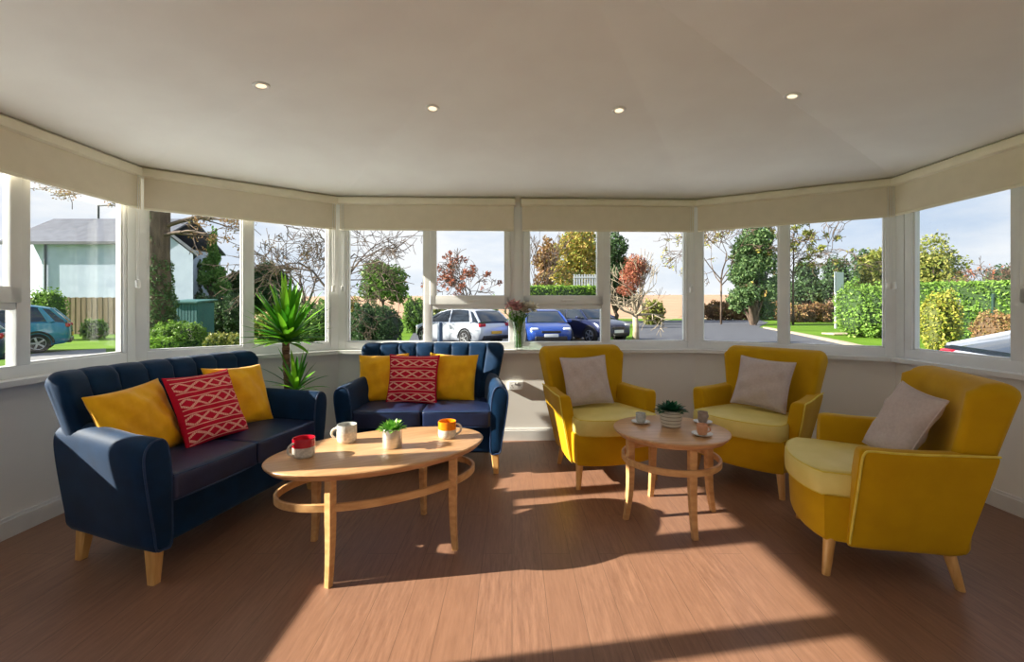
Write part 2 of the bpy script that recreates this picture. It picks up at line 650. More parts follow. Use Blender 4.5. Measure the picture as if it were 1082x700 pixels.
def window(i, cells, s0, s1):
    """cells: (left, right, kind) glass openings along the facet; vent = opening light over a fixed low pane"""
    P, d, n_, L = facet(i)
    WN[0] += 1
    w = thing('window_%d' % WN[0], None, None, (P.x, P.y, 0), math.atan2(d.y, d.x), kind='structure')
    y0, y1 = .02, .085
    mb = MB()
    xs = [s0, cells[0][0]]
    mb.bbox(s0, s1, y0, y1, .885, ZB, .006)
    mb.bbox(s0, s1, y0, y1, ZT, 2.40, .006)
    mb.bbox(s0, cells[0][0], y0, y1, ZB - .003, ZT + .003, .006)
    mb.bbox(cells[-1][1], s1, y0, y1, ZB - .003, ZT + .003, .006)
    mb.build('frame', M['upvc'], w)
    for a, b in zip(cells, cells[1:]):
        mb = MB()
        mb.bbox(a[1], b[0], y0 - .002, y1, ZB - .003, ZT + .003, .006)
        mb.build('mullion', M['upvc'], w)
    for a, b, k in cells:
        if k == 'fixed':
            mb = MB()
            bead = .012
            mb.box(a, a + bead, y0 + .016, y1 - .01, ZB, ZT).box(b - bead, b, y0 + .016, y1 - .01, ZB, ZT).box(a, b, y0 + .016, y1 - .01, ZB, ZB + bead).box(a, b, y0 + .016, y1 - .01, ZT - bead, ZT)
            mb.build('glazing_bead', M['upvc'], w)
            mb = MB()
            mb.box(a, b, .05, .056, ZB, ZT)
            mb.build('pane', M['glass'], w)
        else:
            mb = MB()
            mb.bbox(a, b, y0, y1, ZM0, ZM0 + .07, .006)
            mb.build('transom', M['upvc'], w)
            mb = MB()
            mb.box(a, b, .05, .056, ZB, ZM0)
            mb.build('pane', M['glass'], w)
            mb = MB()
            e, fr = -.016, .062
            za = ZM0 + .045
            mb.bbox(a + e, b - e, y0 - .018, y0 + .03, za, za + fr + .03, .006)
            mb.bbox(a + e, b - e, y0 - .018, y0 + .03, ZT - fr, ZT + .01, .006)
            mb.bbox(a + e, a + e + fr, y0 - .018, y0 + .03, za, ZT + .01, .006)
            mb.bbox(b - e - fr, b - e, y0 - .018, y0 + .03, za, ZT + .01, .006)
            cs = mb.build('casement', M['upvc'], w)
            mb = MB()
            mb.box(a + e + fr, b - e - fr, .03, .036, za + fr, ZT - fr)
            mb.build('pane', M['glass'], w)
            mb = MB()
            c = (a + b) / 2
            mb.bbox(c - .03, c + .03, y0 - .028, y0 - .017, za + .03, za + .055, .004)
            mb.tube([(c, y0 - .028, za + .043), (c, y0 - .045, za + .043), (c + .02, y0 - .05, za + .043), (c + .10, y0 - .05, za + .043)], .007, 8)
            mb.build('handle', M['gloss_white'], cs)
    return w


S = px_s
g = .06
# left wall: pairs of one fixed light and one opening light, repeating behind the camera
LA = facet(0)[3]
ya = lambda Y: Y + 3.0
window(0, [(ya(1.93), ya(2.635), 'vent'), (ya(2.715), S(0, 130), 'fixed')], ya(1.875), LA - g)
window(0, [(ya(.36), ya(1.095), 'fixed'), (ya(1.195), ya(1.81), 'fixed')], ya(.29), ya(1.875))
window(0, [(ya(-1.45), ya(-.65), 'fixed'), (ya(-.57), ya(.20), 'fixed')], ya(-1.52), ya(.27))
LB = facet(1)[3]
window(1, [(S(1, 156), S(1, 256), 'fixed'), (S(1, 267), S(1, 346.5), 'fixed')], g, LB - g)
LC = facet(2)[3]
window(2, [(S(2, 367.7), S(2, 448), 'fixed'), (S(2, 456.5), S(2, 537.5), 'vent')], g, S(2, 547))
window(2, [(S(2, 555), S(2, 635), 'vent'), (S(2, 644), S(2, 724), 'fixed')], S(2, 547), LC - g)
mb = MB()
Pm, dm, nm, _ = facet(2)
sm = S(2, 547)
for q in (Pm + dm * sm,):
    mb.prism([tuple(q + dm * u + nm * v) for u, v in ((-.03, .022), (-.03, .008), (.03, .008), (.03, .022))], .965, 2.40)
struct('trim_13', mb, M['upvc'], smooth=0)
LD = facet(3)[3]
window(3, [(S(3, 742), S(3, 823), 'fixed'), (S(3, 833.5), S(3, 935), 'fixed')], g, LD - g)
LE = facet(4)[3]
se = lambda Y: 3.75 - Y
window(4, [(S(4, 964.5), S(4, 1069), 'fixed'), (S(4, 1069) + .085, S(4, 1069) + .80, 'vent')], g, S(4, 1069) + .87)
e0 = S(4, 1069) + .89
window(4, [(e0 + .07, e0 + .80, 'fixed'), (e0 + .88, e0 + 1.60, 'fixed')], e0, e0 + 1.67)
# unseen rear window, put in to let sky light the room
P, d, n_, L = facet(5)
window(5, [(.87, 2.3, 'fixed'), (2.38, 3.8, 'fixed'), (3.88, 5.2, 'fixed')], .80, 5.23)

# corner posts
for k in range(1, 5):
    p = Vector(RING[k])
    a, b = facet(k - 1)[1], facet(k)[1]
    dd = (a + b).normalized()
    nn = Vector((-dd.y, dd.x))
    mb = MB()
    q = [p - a * .062 + facet(k - 1)[2] * .015, p + nn * .012, p + b * .062 + facet(k)[2] * .015, p + b * .06 + facet(k)[2] * .10, p + nn * .11, p - a * .06 + facet(k - 1)[2] * .10]
    mb.prism([tuple(x) for x in q], .885, 2.40)
    struct('trim_%d' % (k + 6), mb, M['upvc'], smooth=0)
# post strips filling between windows on the long side walls
mb = MB()
mb.box(-2.955, -2.875, .262, .298, .885, 2.40)
mb.box(-2.96, -2.87, -3.0, -1.515, .885, 2.40)
struct('trim_11', mb, M['upvc'], smooth=0)
mb = MB()
yE = 3.75 - (S(4, 1069) + .86)
mb.box(3.20, 3.29, yE - .04, yE + .0, .885, 2.40)
mb.box(3.21, 3.29, -3.0, 3.75 - (e0 + 1.66), .885, 2.40)
struct('trim_12', mb, M['upvc'], smooth=0)

# ---- roller blinds
def blind(i, s0, s1, label, chain_at, zbot=2.055):
    P, d, n_, L = facet(i)
    b = thing('roller_blind', label, 'blind', (P.x, P.y, 0), math.atan2(d.y, d.x), 'cream roller blinds')
    # cassette: rounded front
    pr = [(0, 2.368), (-.05, 2.368), (-.075, 2.352), (-.08, 2.325), (-.072, 2.30), (-.05, 2.29), (0, 2.29)]
    mb = MB()
    mb.loft([[(s, y, z) for y, z in pr] for s in (s0, s1)])
    mb.build('cassette', M['cassette'], b)
    mb = MB()
    n = 12
    for sgn, y in ((1, -.045), (-1, -.0435)):
        pass
    mb.box(s0 + .012, s1 - .012, -.046, -.0445, zbot, 2.30)
    mb.build('fabric', M['blind'], b)
    mb = MB()
    mb.rbox(((s0 + s1) / 2, -.045, zbot), ((s1 - s0) / 2 - .012, .006, .011), .005, k=1, es=2)
    mb.build('bottom_bar', M['cassette'], b)
    mb = MB()
    cx = chain_at
    zl = 1.50
    mb.tube([(cx - .008, -.06, 2.31), (cx - .009, -.055, 1.9), (cx - .006, -.05, zl)], .0025, 6)
    mb.tube([(cx + .008, -.06, 2.31), (cx + .009, -.055, 1.9), (cx + .006, -.05, zl)], .0025, 6)
    ch = mb.build('chain', M['gloss_white'], b)
    mb = MB()
    mb.rbox((cx, -.05, zl - .02), (.016, .012, .03), .008, k=1, es=2)
    mb.build('tensioner', M['gloss_white'], ch)
    return b


blind(0, ya(1.88), S(0, 139.5), 'cream roller blind over the left-hand wall window beside the ivy trunk corner', LA - .05)
blind(0, ya(.30), ya(1.86), 'cream roller blind on the left wall nearest the camera', ya(.33))
blind(1, S(1, 150), S(1, 353.5), 'cream roller blind over the angled window behind the tall potted yucca', LB - .06)
blind(2, S(2, 360.5), S(2, 544), 'cream roller blind over the window behind the small blue sofa', .06)
blind(2, S(2, 550), S(2, 731), 'cream roller blind over the window behind the middle yellow chair', LC - .06)
blind(3, S(3, 737), S(3, 943), 'cream roller blind over the angled window behind the corner yellow chair', LD - .05)
blind(4, S(4, 952), S(4, 1069) + .85, 'cream roller blind over the right wall window with the parked car outside', .05)

# ---- wall socket
P, d, n_, L = facet(2)
s = S(2, 545, 0)
w = thing('wall_socket', 'white double wall socket low on the wall right of the small blue sofa', 'wall socket', (P.x + d.x * s, P.y + d.y * s, gz(407.5, 4.45)), math.atan2(d.y, d.x))
mb = MB()
mb.rbox((0, -.016, 0), (.074, .016, .043), .006, k=1, es=2)
mb.build('plate', M['socket'], w)
for sx in (-1, 1):
    mb = MB()
    mb.rbox((sx * .014, -.034, .022), (.006, .004, .009), .002, k=1, es=1)
    mb.build('switch', M['socket'], w)
    mb = MB()
    mb.box(sx * .04 - .003, sx * .04 + .003, -.0335, -.03, -.003, .007).box(sx * .04 - .016, sx * .04 - .008, -.0335, -.03, -.020, -.016).box(sx * .04 + .008, sx * .04 + .016, -.0335, -.03, -.020, -.016)
    mb.build('pin_hole', M['black'], w)
# ================================================================== sofas
def leg_tapered(mb, x, y, z, r0, r1, sx, sy):
    mb.loft([[(x + sx * (1 - t) + (lerp(r1, r0, t)) * math.cos(2 * PI * j / 14), y + sy * (1 - t) + lerp(r1, r0, t) * math.sin(2 * PI * j / 14), z * t) for j in range(14)] for t in (0, .04, .5, 1.0)])


def sq_leg(x, y, z, h0, h1, sx, sy):
    """square tapered leg, splayed by (sx, sy) at the foot"""
    mb = MB()
    rings = []
    for t in (0, .05, .5, 1):
        h = lerp(h1, h0, t)
        ox, oy = x + sx * (1 - t), y + sy * (1 - t)
        c = h * .25
        rings.append([(ox + a, oy + b, z * t) for a, b in ((-h + c, -h), (h - c, -h), (h, -h + c), (h, h - c), (h - c, h), (-h + c, h), (-h, h - c), (-h, -h + c))])
    return mb.loft(rings)


def make_sofa():
    t = thing('two_seat_sofa', 'x', 'sofa', (0, 0, 0), 0, 'navy two seat sofas')
    W = .675
    # base rail under the seat
    mb = MB()
    def bow(p):
        tp = .09 * sstep((p.y + .3) / .6)
        return Vector((p.x * (1 - tp / .6), p.y, p.z))
    mb.rbox((0, -.02, .27), (.60, .31, .11), .025, k=6, es=3, fn=bow)
    mb.build('base', M['navy'], t)
    # back: shell with upright channels
    mb = MB()
    nu, chn = 128, 8
    rings = []
    zb, zt = .22, .985
    for iu in range(nu + 1):
        u = -1 + 2 * iu / nu
        c = abs(math.sin(PI * chn * (u + 1) / 2)) ** .38
        au = abs(u)
        endr = math.sqrt(max(0.0, 1 - (max(0, au - .94) / .06) ** 2))
        wing = -.075 * max(0, (au - .55) / .45) ** 2
        ring = []
        top_drop = .022 * max(0, (au - .90) / .10) ** 2
        def P(tt, yo):
            z = lerp(zb, zt - top_drop - .05, tt)
            w = lerp(.50, .64, tt)
            y = lerp(.10, .25, tt ** 1.15)
            return (u * w, y + wing * (0.5 + .5 * tt) + yo, z)
        th = .115
        k = lerp(.25, 1, endr)
        for a in range(9):
            tt = a / 8
            roll = -.012 * sstep((tt - .7) / .3)
            ring.append(P(tt, (th / 2) - (th / 2) * k - .020 * c * (.35 + .65 * tt) * endr + roll))
        for a in range(1, 8):
            an = PI * a / 8
            x, y, z = P(1, th / 2)
            ring.append((x, y - math.cos(an) * (th / 2) * k - .020 * c * endr * max(0, math.cos(an)), z + .05 * math.sin(an) * (.6 + .4 * endr) + .007 * (c - 1) * math.sin(an)))
        for a in range(9):
            tt = 1 - a / 8
            ring.append(P(tt, th / 2 + th / 2 * k))
        rings.append(ring)
    mb.loft(rings)
    mb.build('backrest', M['navy'], t, smooth=60)
    # arms
    sec = [(.535, .17), (.533, .36), (.536, .50), (.545, .60), (.562, .668), (.592, .695), (.632, .690), (.664, .658), (.672, .60), (.660, .49), (.640, .36), (.622, .25), (.610, .17), (.575, .158)]
    sec = smooth_loop(sec, 3)
    cxs = sum(p[0] for p in sec) / len(sec)
    czs = sum(p[1] for p in sec) / len(sec)
    for s in (-1, 1):
        mb = MB()
        rings = []
        for yy, sh in ((-.372, .86), (-.37, .93), (-.363, .975), (-.35, 1), (-.2, 1), (0, 1), (.15, 1), (.27, .98), (.30, .93)):
            tp = sstep((yy + .36) / .66)
            dx = -.085 * tp
            up = .0 + .03 * tp
            rg = []
            for x, z in sec:
                x2 = cxs + (x - cxs) * sh + dx
                z2 = czs + (z - czs) * sh
                z2 += up * sstep((z - .2) / .5)
                rg.append((s * x2, yy + .0 * z2, z2))
            rings.append(rg)
        mb.loft(rings)
        a = mb.build('arm', M['navy'], t, smooth=50)
        mb = MB()
        mb.tube([(s * (cxs + (x - cxs) * .97), -.368, czs + (z - czs) * .97) for x, z in sec], .0055, 6, closed=True)
        mb.build('piping', M['navy_pipe'], a)
    # seat cushions
    for s in (-1, 1):
        mb = MB()
        def crown(p):
            e = max(0, 1 - (p.x / .265) ** 2) * max(0, 1 - (p.y / .27) ** 2)
            return Vector((p.x, p.y - .012 * max(0, 1 - (p.x / .265) ** 2) * (p.y < -.1), p.z + (.018 * e if p.z > 0 else 0)))
        mb.rbox((s * .268, -.115, .438), (.265, .265, .068), .022, k=8, es=3, fn=crown)
        c = mb.build('seat_cushion', M['navy_leather'], t, smooth=60)
        mb = MB()
        for zz in (.497, .38):
            h = .258
            mb.tube([(s * .268 + x, -.115 + y - .012 * max(0, 1 - (x / .265) ** 2) * (y < 0), zz) for x, y in ((-h, -h), (-h / 2, -h - .005), (0, -h - .005), (h / 2, -h - .005), (h, -h), (h, 0), (h, h), (0, h), (-h, h), (-h, 0))], .005, 6, closed=True)
        mb.build('piping', M['navy_pipe'], c)
    for x, y in ((-.565, -.30), (.565, -.30), (-.47, .25), (.47, .25)):
        sx = .012 if x > 0 else -.012
        sq_leg(x, y, .175, .031, .020, sx, (-.012 if y < 0 else .015)).build('leg', M['leg_wood'], t)
    return t


SOFA_L = dict(loc=(-1.872, 2.771, 0), rz=math.atan2(.98, .21))
SOFA_C = dict(loc=(-.707, 3.876, 0), rz=math.radians(1.0))
sofa = make_sofa()
sofa.location, sofa.rotation_euler = SOFA_L['loc'], (0, 0, SOFA_L['rz'])
sofa['label'] = 'navy velvet two seat sofa with channelled back along the left windows'
s2 = copy_tree(sofa)
s2.location, s2.rotation_euler = SOFA_C['loc'], (0, 0, SOFA_C['rz'])
s2['label'] = 'navy velvet two seat sofa facing the camera under the front windows'


# ================================================================== armchairs
def make_chair():
    t = thing('armchair', 'x', 'armchair', (0, 0, 0), 0, 'mustard yellow armchairs')
    # bowed base
    def plan(xs, yf, bowd, yb, wb, n=14):
        """half-round plan outline: bowed front, straight sides tapering to the back"""
        pts = [(-xs + 2 * xs * k / n, yf - bowd * (1 - (2 * k / n - 1) ** 2) ** .8) for k in range(n + 1)]
        pts += [(xs * .99, lerp(yf, yb, .35)), (lerp(xs, wb, .7), lerp(yf, yb, .7)), (wb, yb - .02), (wb * .9, yb), (0, yb + .01), (-wb * .9, yb), (-wb, yb - .02), (-lerp(xs, wb, .7), lerp(yf, yb, .7)), (-xs * .99, lerp(yf, yb, .35))]
        return pts

    def scale_plan(pts, k, cy=-.05):
        return [(x * k, cy + (y - cy) * k) for x, y in pts]
    base = plan(.335, -.315, .085, .28, .255)
    mb = MB()
    mb.loft([[(x, y, z) for x, y in scale_plan(base, k)] for z, k in ((.165, .93), (.17, .965), (.19, .985), (.30, 1.0), (.375, 1.0), (.388, .985))])
    mb.build('base', M['mustard'], t, smooth=50)
    # seat cushion, bowed front
    cus = plan(.325, -.325, .10, .16, .265)
    mb = MB()
    rings = []
    for z, k in ((.383, .95), (.386, .975), (.396, .995), (.44, 1.0), (.482, .995), (.494, .98), (.500, .96), (.506, .85), (.512, .6), (.514, .25)):
        rings.append([(x, y, z) for x, y in scale_plan(cus, k, -.1)])
    mb.loft(rings)
    c = mb.build('seat_cushion', M['mustard_seat'], t, smooth=60)
    mb = MB()
    for z, k in ((.497, .972), (.388, .98)):
        mb.tube([(x, y, z) for x, y in scale_plan(cus, k, -.1)], .004, 6, closed=True)
    mb.build('piping', M['mustard_pipe'], c)
    # arms: upright panels leaning outwards, flat tops
    for s in (-1, 1):
        # section (x offset from inner seat edge, z)
        sec = [(.300, .30), (.302, .48), (.318, .605), (.326, .638), (.345, .650), (.388, .650), (.405, .640), (.407, .615), (.392, .50), (.366, .34), (.345, .20), (.335, .165), (.31, .165)]
        sec = smooth_loop(sec, 2)
        cxs = sum(p[0] for p in sec) / len(sec)
        czs = sum(p[1] for p in sec) / len(sec)
        rings = []
        for q, sh in ((0, .90), (.006, .95), (.02, .985), (.05, 1), (.25, 1), (.5, 1), (.75, 1), (.92, 1), (1.0, .96)):
            rg = []
            for x, z in sec:
                x2 = cxs + (x - cxs) * sh
                z2 = czs + (z - czs) * sh
                zz = (z2 - .165) / .485
                yf = -.225 + .035 * zz        # front edge leans back a little
                yb = .235 + .088 * zz                  # rear edge leans back with the chair
                y = lerp(yf, yb, q)
                tp = sstep(q)
                z2 += .012 * tp * zz - .008 * math.sin(PI * q) * zz
                # rear end closes in towards the back
                x2 -= (.075 - .020 * zz) * tp
                rg.append((s * x2, y, z2))
            rings.append(rg)
        mb = MB()
        mb.loft(rings)
        a = mb.build('arm', M['mustard'], t, smooth=50)
        # pale piping: up the front edge and back along the outer top edge
        def on(x, z, q):
            zz = (z - .165) / .485
            yf, yb = -.225 + .035 * zz, .235 + .088 * zz
            tp = sstep(q)
            return (s * (x - (.075 - .020 * zz) * tp), lerp(yf, yb, q), z + .012 * tp * zz - .008 * math.sin(PI * q) * zz)
        pth = [on(.338, .175, .025), on(.352, .24, .02), on(.371, .36, .02), on(.395, .50, .02), on(.407, .595, .02), on(.409, .632, .035), on(.407, .644, .08), on(.405, .645, .25), on(.405, .645, .5), on(.405, .645, .75), on(.405, .645, 1.0)]
        mb = MB()
        mb.tube(smooth_path(pth, 4), .0055, 6)
        mb.build('piping', M['mustard_pipe'], a)
    # back: upright shell, widest at the rolled top
    mb = MB()
    nu = 56
    rings = []
    zb, zt = .22, .975
    for iu in range(nu + 1):
        u = -1 + 2 * iu / nu
        # denser near the ends
        u = math.copysign(1 - (1 - abs(u)) ** 2.0, u)
        au = abs(u)
        endr = math.sqrt(max(0.0, 1 - (max(0, au - .90) / .10) ** 2))
        wing = -.06 * max(0, (au - .35) / .65) ** 1.8
        drop = .05 * (1 - math.sqrt(max(0.0, 1 - min(1, max(0, (au - .86) / .14)) ** 2)))
        ring = []
        th = .135
        k = lerp(.5, 1, endr)

        def P(tt, yo):
            z = lerp(zb, zt - drop - .045, tt)
            w = lerp(.27, .352, sstep(tt * .6 + .4 * tt * tt) if tt < 1 else 1.0)
            w = .25 + .118 * tt ** .75
            y = lerp(.13, .275, tt ** 1.25)
            return (u * w, y + wing * (.3 + .7 * tt) * (1 if yo < th / 2 else .35) + yo, z)
        for a in range(10):
            tt = a / 9
            ring.append(P(tt, th / 2 * (1 - k) - .012 * (1 - u * u) * math.sin(PI * min(1, tt * 1.1)) - .016 * sstep((tt - .72) / .28)))
        for a in range(1, 9):
            an = PI * a / 9
            x, y, z = P(1, th / 2)
            ring.append((x, y - math.cos(an) * (th / 2) * k - .016 * max(0, math.cos(an)), z + .045 * math.sin(an) * (.8 + .2 * endr)))
        for a in range(10):
            tt = 1 - a / 9
            ring.append(P(tt, th / 2 + th / 2 * k))
        rings.append(ring)
    mb.loft(rings)
    mb.build('backrest', M['mustard'], t, smooth=70)
    for x, y in ((-.30, -.285), (.30, -.285), (-.215, .195), (.215, .195)):
        mb = MB()
        leg_tapered(mb, x, y, .18, .027, .018, .02 * (1 if x > 0 else -1), -.02 if y < 0 else .04)
        mb.build('leg', M['leg_wood'], t)
    return t


def yaw(fx, fy):
    return math.atan2(fx, -fy)


CH = [((.689, 3.64), yaw(.30, -.954), 'mustard yellow armchair next to the small blue sofa, its arm lit by the sun'),
      ((1.883, 3.516), yaw(-.80, -.60), 'mustard yellow armchair in the angled corner behind the round table'),
      ((1.935, 2.396), yaw(-.925, .38), 'mustard yellow armchair seen from its side by the right wall, nearest the camera')]
chair = make_chair()
for i, (p, rz, lab) in enumerate(CH):
    c = chair if i == 0 else copy_tree(chair)
    c.location, c.rotation_euler = (p[0], p[1], 0), (0, 0, rz)
    c['label'] = lab


# ================================================================== cushions
def cushion(name, label, mat, host, local, hw, hh, lean, roll, tw=0.0, seed=0, T=.075, group=None, fringe=None):
    rng = random.Random(seed)
    N = 22
    ph = [rng.uniform(0, 6.28) for _ in range(6)]
    mb = MB()
    vs, uvs = [], []
    for side in (1, -1):
        for i in range(N + 1):
            for j in range(N + 1):
                u, v = -1 + 2 * i / N, -1 + 2 * j / N
                u = math.sin(u * PI / 2) * .5 + u * .5
                v = math.sin(v * PI / 2) * .5 + v * .5
                x = hw * u * (1 - .075 * (1 - v * v) * abs(u))
                y = hh * v * (1 - .075 * (1 - u * u) * abs(v))
                th = T * ((1 - u * u) ** .5) * ((1 - v * v) ** .5)
                wr = (.006 * math.sin(5 * u + 3 * v + ph[0]) + .005 * math.sin(9 * v - 4 * u + ph[1]) + .004 * math.sin(13 * u + 7 * v + ph[2])) * min(1, th / T * 1.5)
                y -= .012 * (1 - v) * 0
                z = side * (th + .004) + wr
                vs.append((x, y, z))
                uvs.append(((u + 1) / 2, (v + 1) / 2))
    fs = []
    n1 = (N + 1) ** 2
    for side in (0, 1):
        for i in range(N):
            for j in range(N):
                a = side * n1 + i * (N + 1) + j
                q = (a, a + N + 1, a + N + 2, a + 1)
                fs.append(q if side == 0 else tuple(reversed(q)))
    bd = [i * (N + 1) for i in range(N + 1)] + [N * (N + 1) + j for j in range(1, N + 1)] + [i * (N + 1) + N for i in range(N - 1, -1, -1)] + [j for j in range(N - 1, 0, -1)]
    for k in range(len(bd)):
        a, b = bd[k], bd[(k + 1) % len(bd)]
        fs.append((b, a, a + n1, b + n1))
    me = bpy.data.meshes.new(name)
    me.from_pydata(vs, [], fs)
    ul = me.uv_layers.new(name='UVMap')
    li = np.zeros(len(me.loops), dtype=np.int32)
    me.loops.foreach_get('vertex_index', li)
    ul.data.foreach_set('uv', np.array(uvs, dtype=np.float32)[li].ravel())
    o = link(name, me, mat, None, 180)
    tag(o, label, 'cushion', group)
    hm = Matrix.Translation(Vector(host['loc'])) @ Matrix.Rotation(host['rz'], 4, 'Z')
    o.matrix_world = hm @ Matrix.Translation(Vector(local)) @ Matrix.Rotation(tw, 4, 'Z') @ Matrix.Rotation(PI / 2 - lean, 4, 'X') @ Matrix.Rotation(roll, 4, 'Z')
    if fringe:
        mb = MB()
        ring = [vs[k] for k in bd]
        mb.tube([(x * 1.012, y * 1.012, 0) for x, y, z in ring], .005, 5, closed=True)
        f = mb.build('frayed_edge', fringe, o)
    return o


R = math.radians
GL, GF = 'cushions on the left blue sofa', 'cushions on the front blue sofa'
cushion('cushion', 'plain yellow cushion at the near end of the left blue sofa', M['yellow'], SOFA_L, (-.36, .045, .690), .215, .205, R(24), R(4), R(6), 1, group=GL)
cushion('cushion', 'red woven cushion with pale crosses on the left blue sofa', M['red'], SOFA_L, (-.02, -.045, .705), .215, .215, R(24), R(0), R(-2), 2, group=GL, T=.065)
cushion('cushion', 'plain yellow cushion at the far end of the left blue sofa, by the yucca', M['yellow'], SOFA_L, (.31, .045, .705), .215, .21, R(22), R(-3), R(-8), 3, group=GL)
cushion('cushion', 'plain yellow cushion on the front blue sofa, at the end next to the yucca', M['yellow'], SOFA_C, (-.40, .05, .695), .215, .21, R(18), R(2), R(4), 4, group=GF)
cushion('cushion', 'red woven cushion with pale crosses on the front blue sofa', M['red'], SOFA_C, (-.125, -.055, .70), .215, .21, R(17), R(-1), R(0), 5, group=GF, T=.065)
cushion('cushion', 'plain yellow cushion on the front blue sofa, at the end next to the wall socket', M['yellow'], SOFA_C, (.19, .045, .698), .215, .21, R(18), R(-2), R(-6), 6, group=GF)
GG = 'grey linen cushions on the yellow chairs'
for (p, rz, lab), loc, lean, roll, tw, nm, sd in (
        (CH[0], (-.075, .05, .715), R(20), R(2), R(-3), 'grey linen cushion on the yellow armchair next to the small blue sofa', 7),
        (CH[1], (.03, .05, .715), R(22), R(-4), R(6), 'grey linen cushion on the yellow armchair in the angled corner', 8),
        (CH[2], (.03, .085, .705), R(26), R(-5), R(8), 'grey linen cushion on the yellow armchair nearest the camera', 9)):
    cushion('cushion', nm, M['grey_linen'], dict(loc=(p[0], p[1], 0), rz=rz), loc, .195, .195, lean, roll, tw, sd, T=.06, group=GG, fringe=M['grey_linen'])


# ================================================================== tables
def ellipse(a, b, n, ph=0):
    return [(a * math.cos(2 * PI * k / n + ph), b * math.sin(2 * PI * k / n + ph)) for k in range(n)]


def make_table(label, loc, rz, a, b, zt, legs, ra, rb, zr, name, leg_h=.021, kick=.012):
    t = thing(name, label, 'table', (loc[0], loc[1], 0), rz)
    n = 72
    mb = MB()
    prof = [(zt - .042, -.035), (zt - .040, -.028), (zt - .020, -.008), (zt - .012, -.002), (zt - .006, 0), (zt - .002, -.003), (zt, -.009)]
    mb.loft([[(x, y, z) for x, y in ellipse(a + d, b + d, n)] for z, d in prof])
    mb.build('table_top', M['oak_top'], t, smooth=50)
    # bent-wood ring under the top that ties the legs
    mb = MB()
    for (z0, z1, w0, ea, eb) in ((zr - .019, zr + .019, .017, ra, rb),):
        o = [(x, y) for x, y in ellipse(ea, eb, n)]
        i = [(x, y) for x, y in ellipse(ea - w0, eb - w0, n)]
        c = .003
        R1 = [[(x, y, z0 + c) for x, y in o], [(x, y, z1 - c) for x, y in o], [(x * (1 - c / ea), y * (1 - c / eb), z1) for x, y in o], [(x * (1 + c / ea), y * (1 + c / eb), z1) for x, y in i], [(x, y, z1 - c) for x, y in i], [(x, y, z0 + c) for x, y in i], [(x * (1 + c / ea), y * (1 + c / eb), z0) for x, y in i], [(x * (1 - c / ea), y * (1 - c / eb), z0) for x, y in o]]
        rings = [[R1[q][k] for q in range(8)] for k in range(n)]
        rings.append(rings[0])
        mb.loft(rings, cap=False)
    mb.build('stretcher_ring', M['oak'], t, smooth=35)
    for lx, ly in legs:
        mb = MB()
        L = math.hypot(lx, ly)
        dx, dy = lx / L, ly / L
        rings = []
        for q in range(11):
            tt = q / 10
            z = lerp(0, zt - .035, tt)
            out = kick * max(0, 1 - tt / .55) ** 2
            h = lerp(leg_h * .72, leg_h, min(1, tt * 1.6))
            cx_, cy_ = lx + dx * out, ly + dy * out
            rg = []
            c = .22
            for u, v in ((-1 + c, -1), (1 - c, -1), (1, -1 + c), (1, 1 - c), (1 - c, 1), (-1 + c, 1), (-1, 1 - c), (-1, -1 + c)):
                rg.append((cx_ + (dx * u - dy * v) * h, cy_ + (dy * u + dx * v) * h, z))
            rings.append(rg)
        mb.loft(rings)
        mb.build('leg', M['oak'], t, smooth=35)
    # apron rail beneath the top
    mb = MB()
    ea, eb = a - .10, b - .075
    o = ellipse(ea, eb, n)
    i = ellipse(ea - .018, eb - .018, n)
    mb.loft([[(x, y, zt - .075) for x, y in o], [(x, y, zt - .041) for x, y in o]], cap=False)
    mb.loft([[(x, y, zt - .041) for x, y in i], [(x, y, zt - .075) for x, y in i]], cap=False)
    mb.loft([[(x, y, zt - .075) for x, y in i], [(x, y, zt - .075) for x, y in o]], cap=False)
    return t


TC = (-.705, 2.49)
TCr = math.atan2(.51, .86)
make_table('long oval oak coffee table holding three mugs, before the blue sofas', TC, TCr, .585, .355, .54,
           [(-.31, -.237), (.31, -.237), (.31, .237), (-.31, .237)], .535, .300, .362, 'coffee_table')
TR = (.991, 2.845)
lr = .275
make_table('small round oak side table between the yellow armchairs', TR, 0, .347, .347, .546,
           [(.033, -.265), (-.262, -.045), (-.03, .262), (.262, .05)], .297, .297, .365, 'side_table', .022, .03)
ZTC, ZTR = .54, .546


# ================================================================== things on the tables
def at_table(px, py, zt):
    Y = F * (EYE - zt) / (py - HY)
    return (gx(px, Y), Y, zt)


def arc_handle(cx, cz, w, h, r, d=1, n=10):
    mb = MB()
    pts = [(d * (cx + w * math.sin(PI * k / n)), 0, cz + h * math.cos(PI * k / n)) for k in range(n + 1)]
    return mb.tube(pts, r, 8)


def mug(label, loc, rz, lower, upper, r=.052, h=.098, split=.5, fill=None):
    t = thing('mug', label, 'mug', loc, rz, 'mugs on the long oval table')
    zs = h * split
    mb = MB()
    mb.lathe([(r * .80, .0), (r * .93, .006), (r, .02), (r, zs)], 32, cap1=False)
    mb.build('body', lower, t)
    mb = MB()
    mb.lathe([(r, zs), (r, h - .004), (r * .98, h), (r * .92, h - .001), (r * .90, h - .01), (r * .88, .02), (r * .5, .012), (.001, .012)], 32, cap0=False)
    mb.build('glazed_rim', upper, t)
    arc_handle(r - .006, h * .5, .036, .030, .0065).build('handle', lower, t)
    mb = MB()
    mb.lathe([(r * .885, h * .72), (.001, h * .722)], 28)
    mb.build('drink', M['cup_dark'], t)
    return t


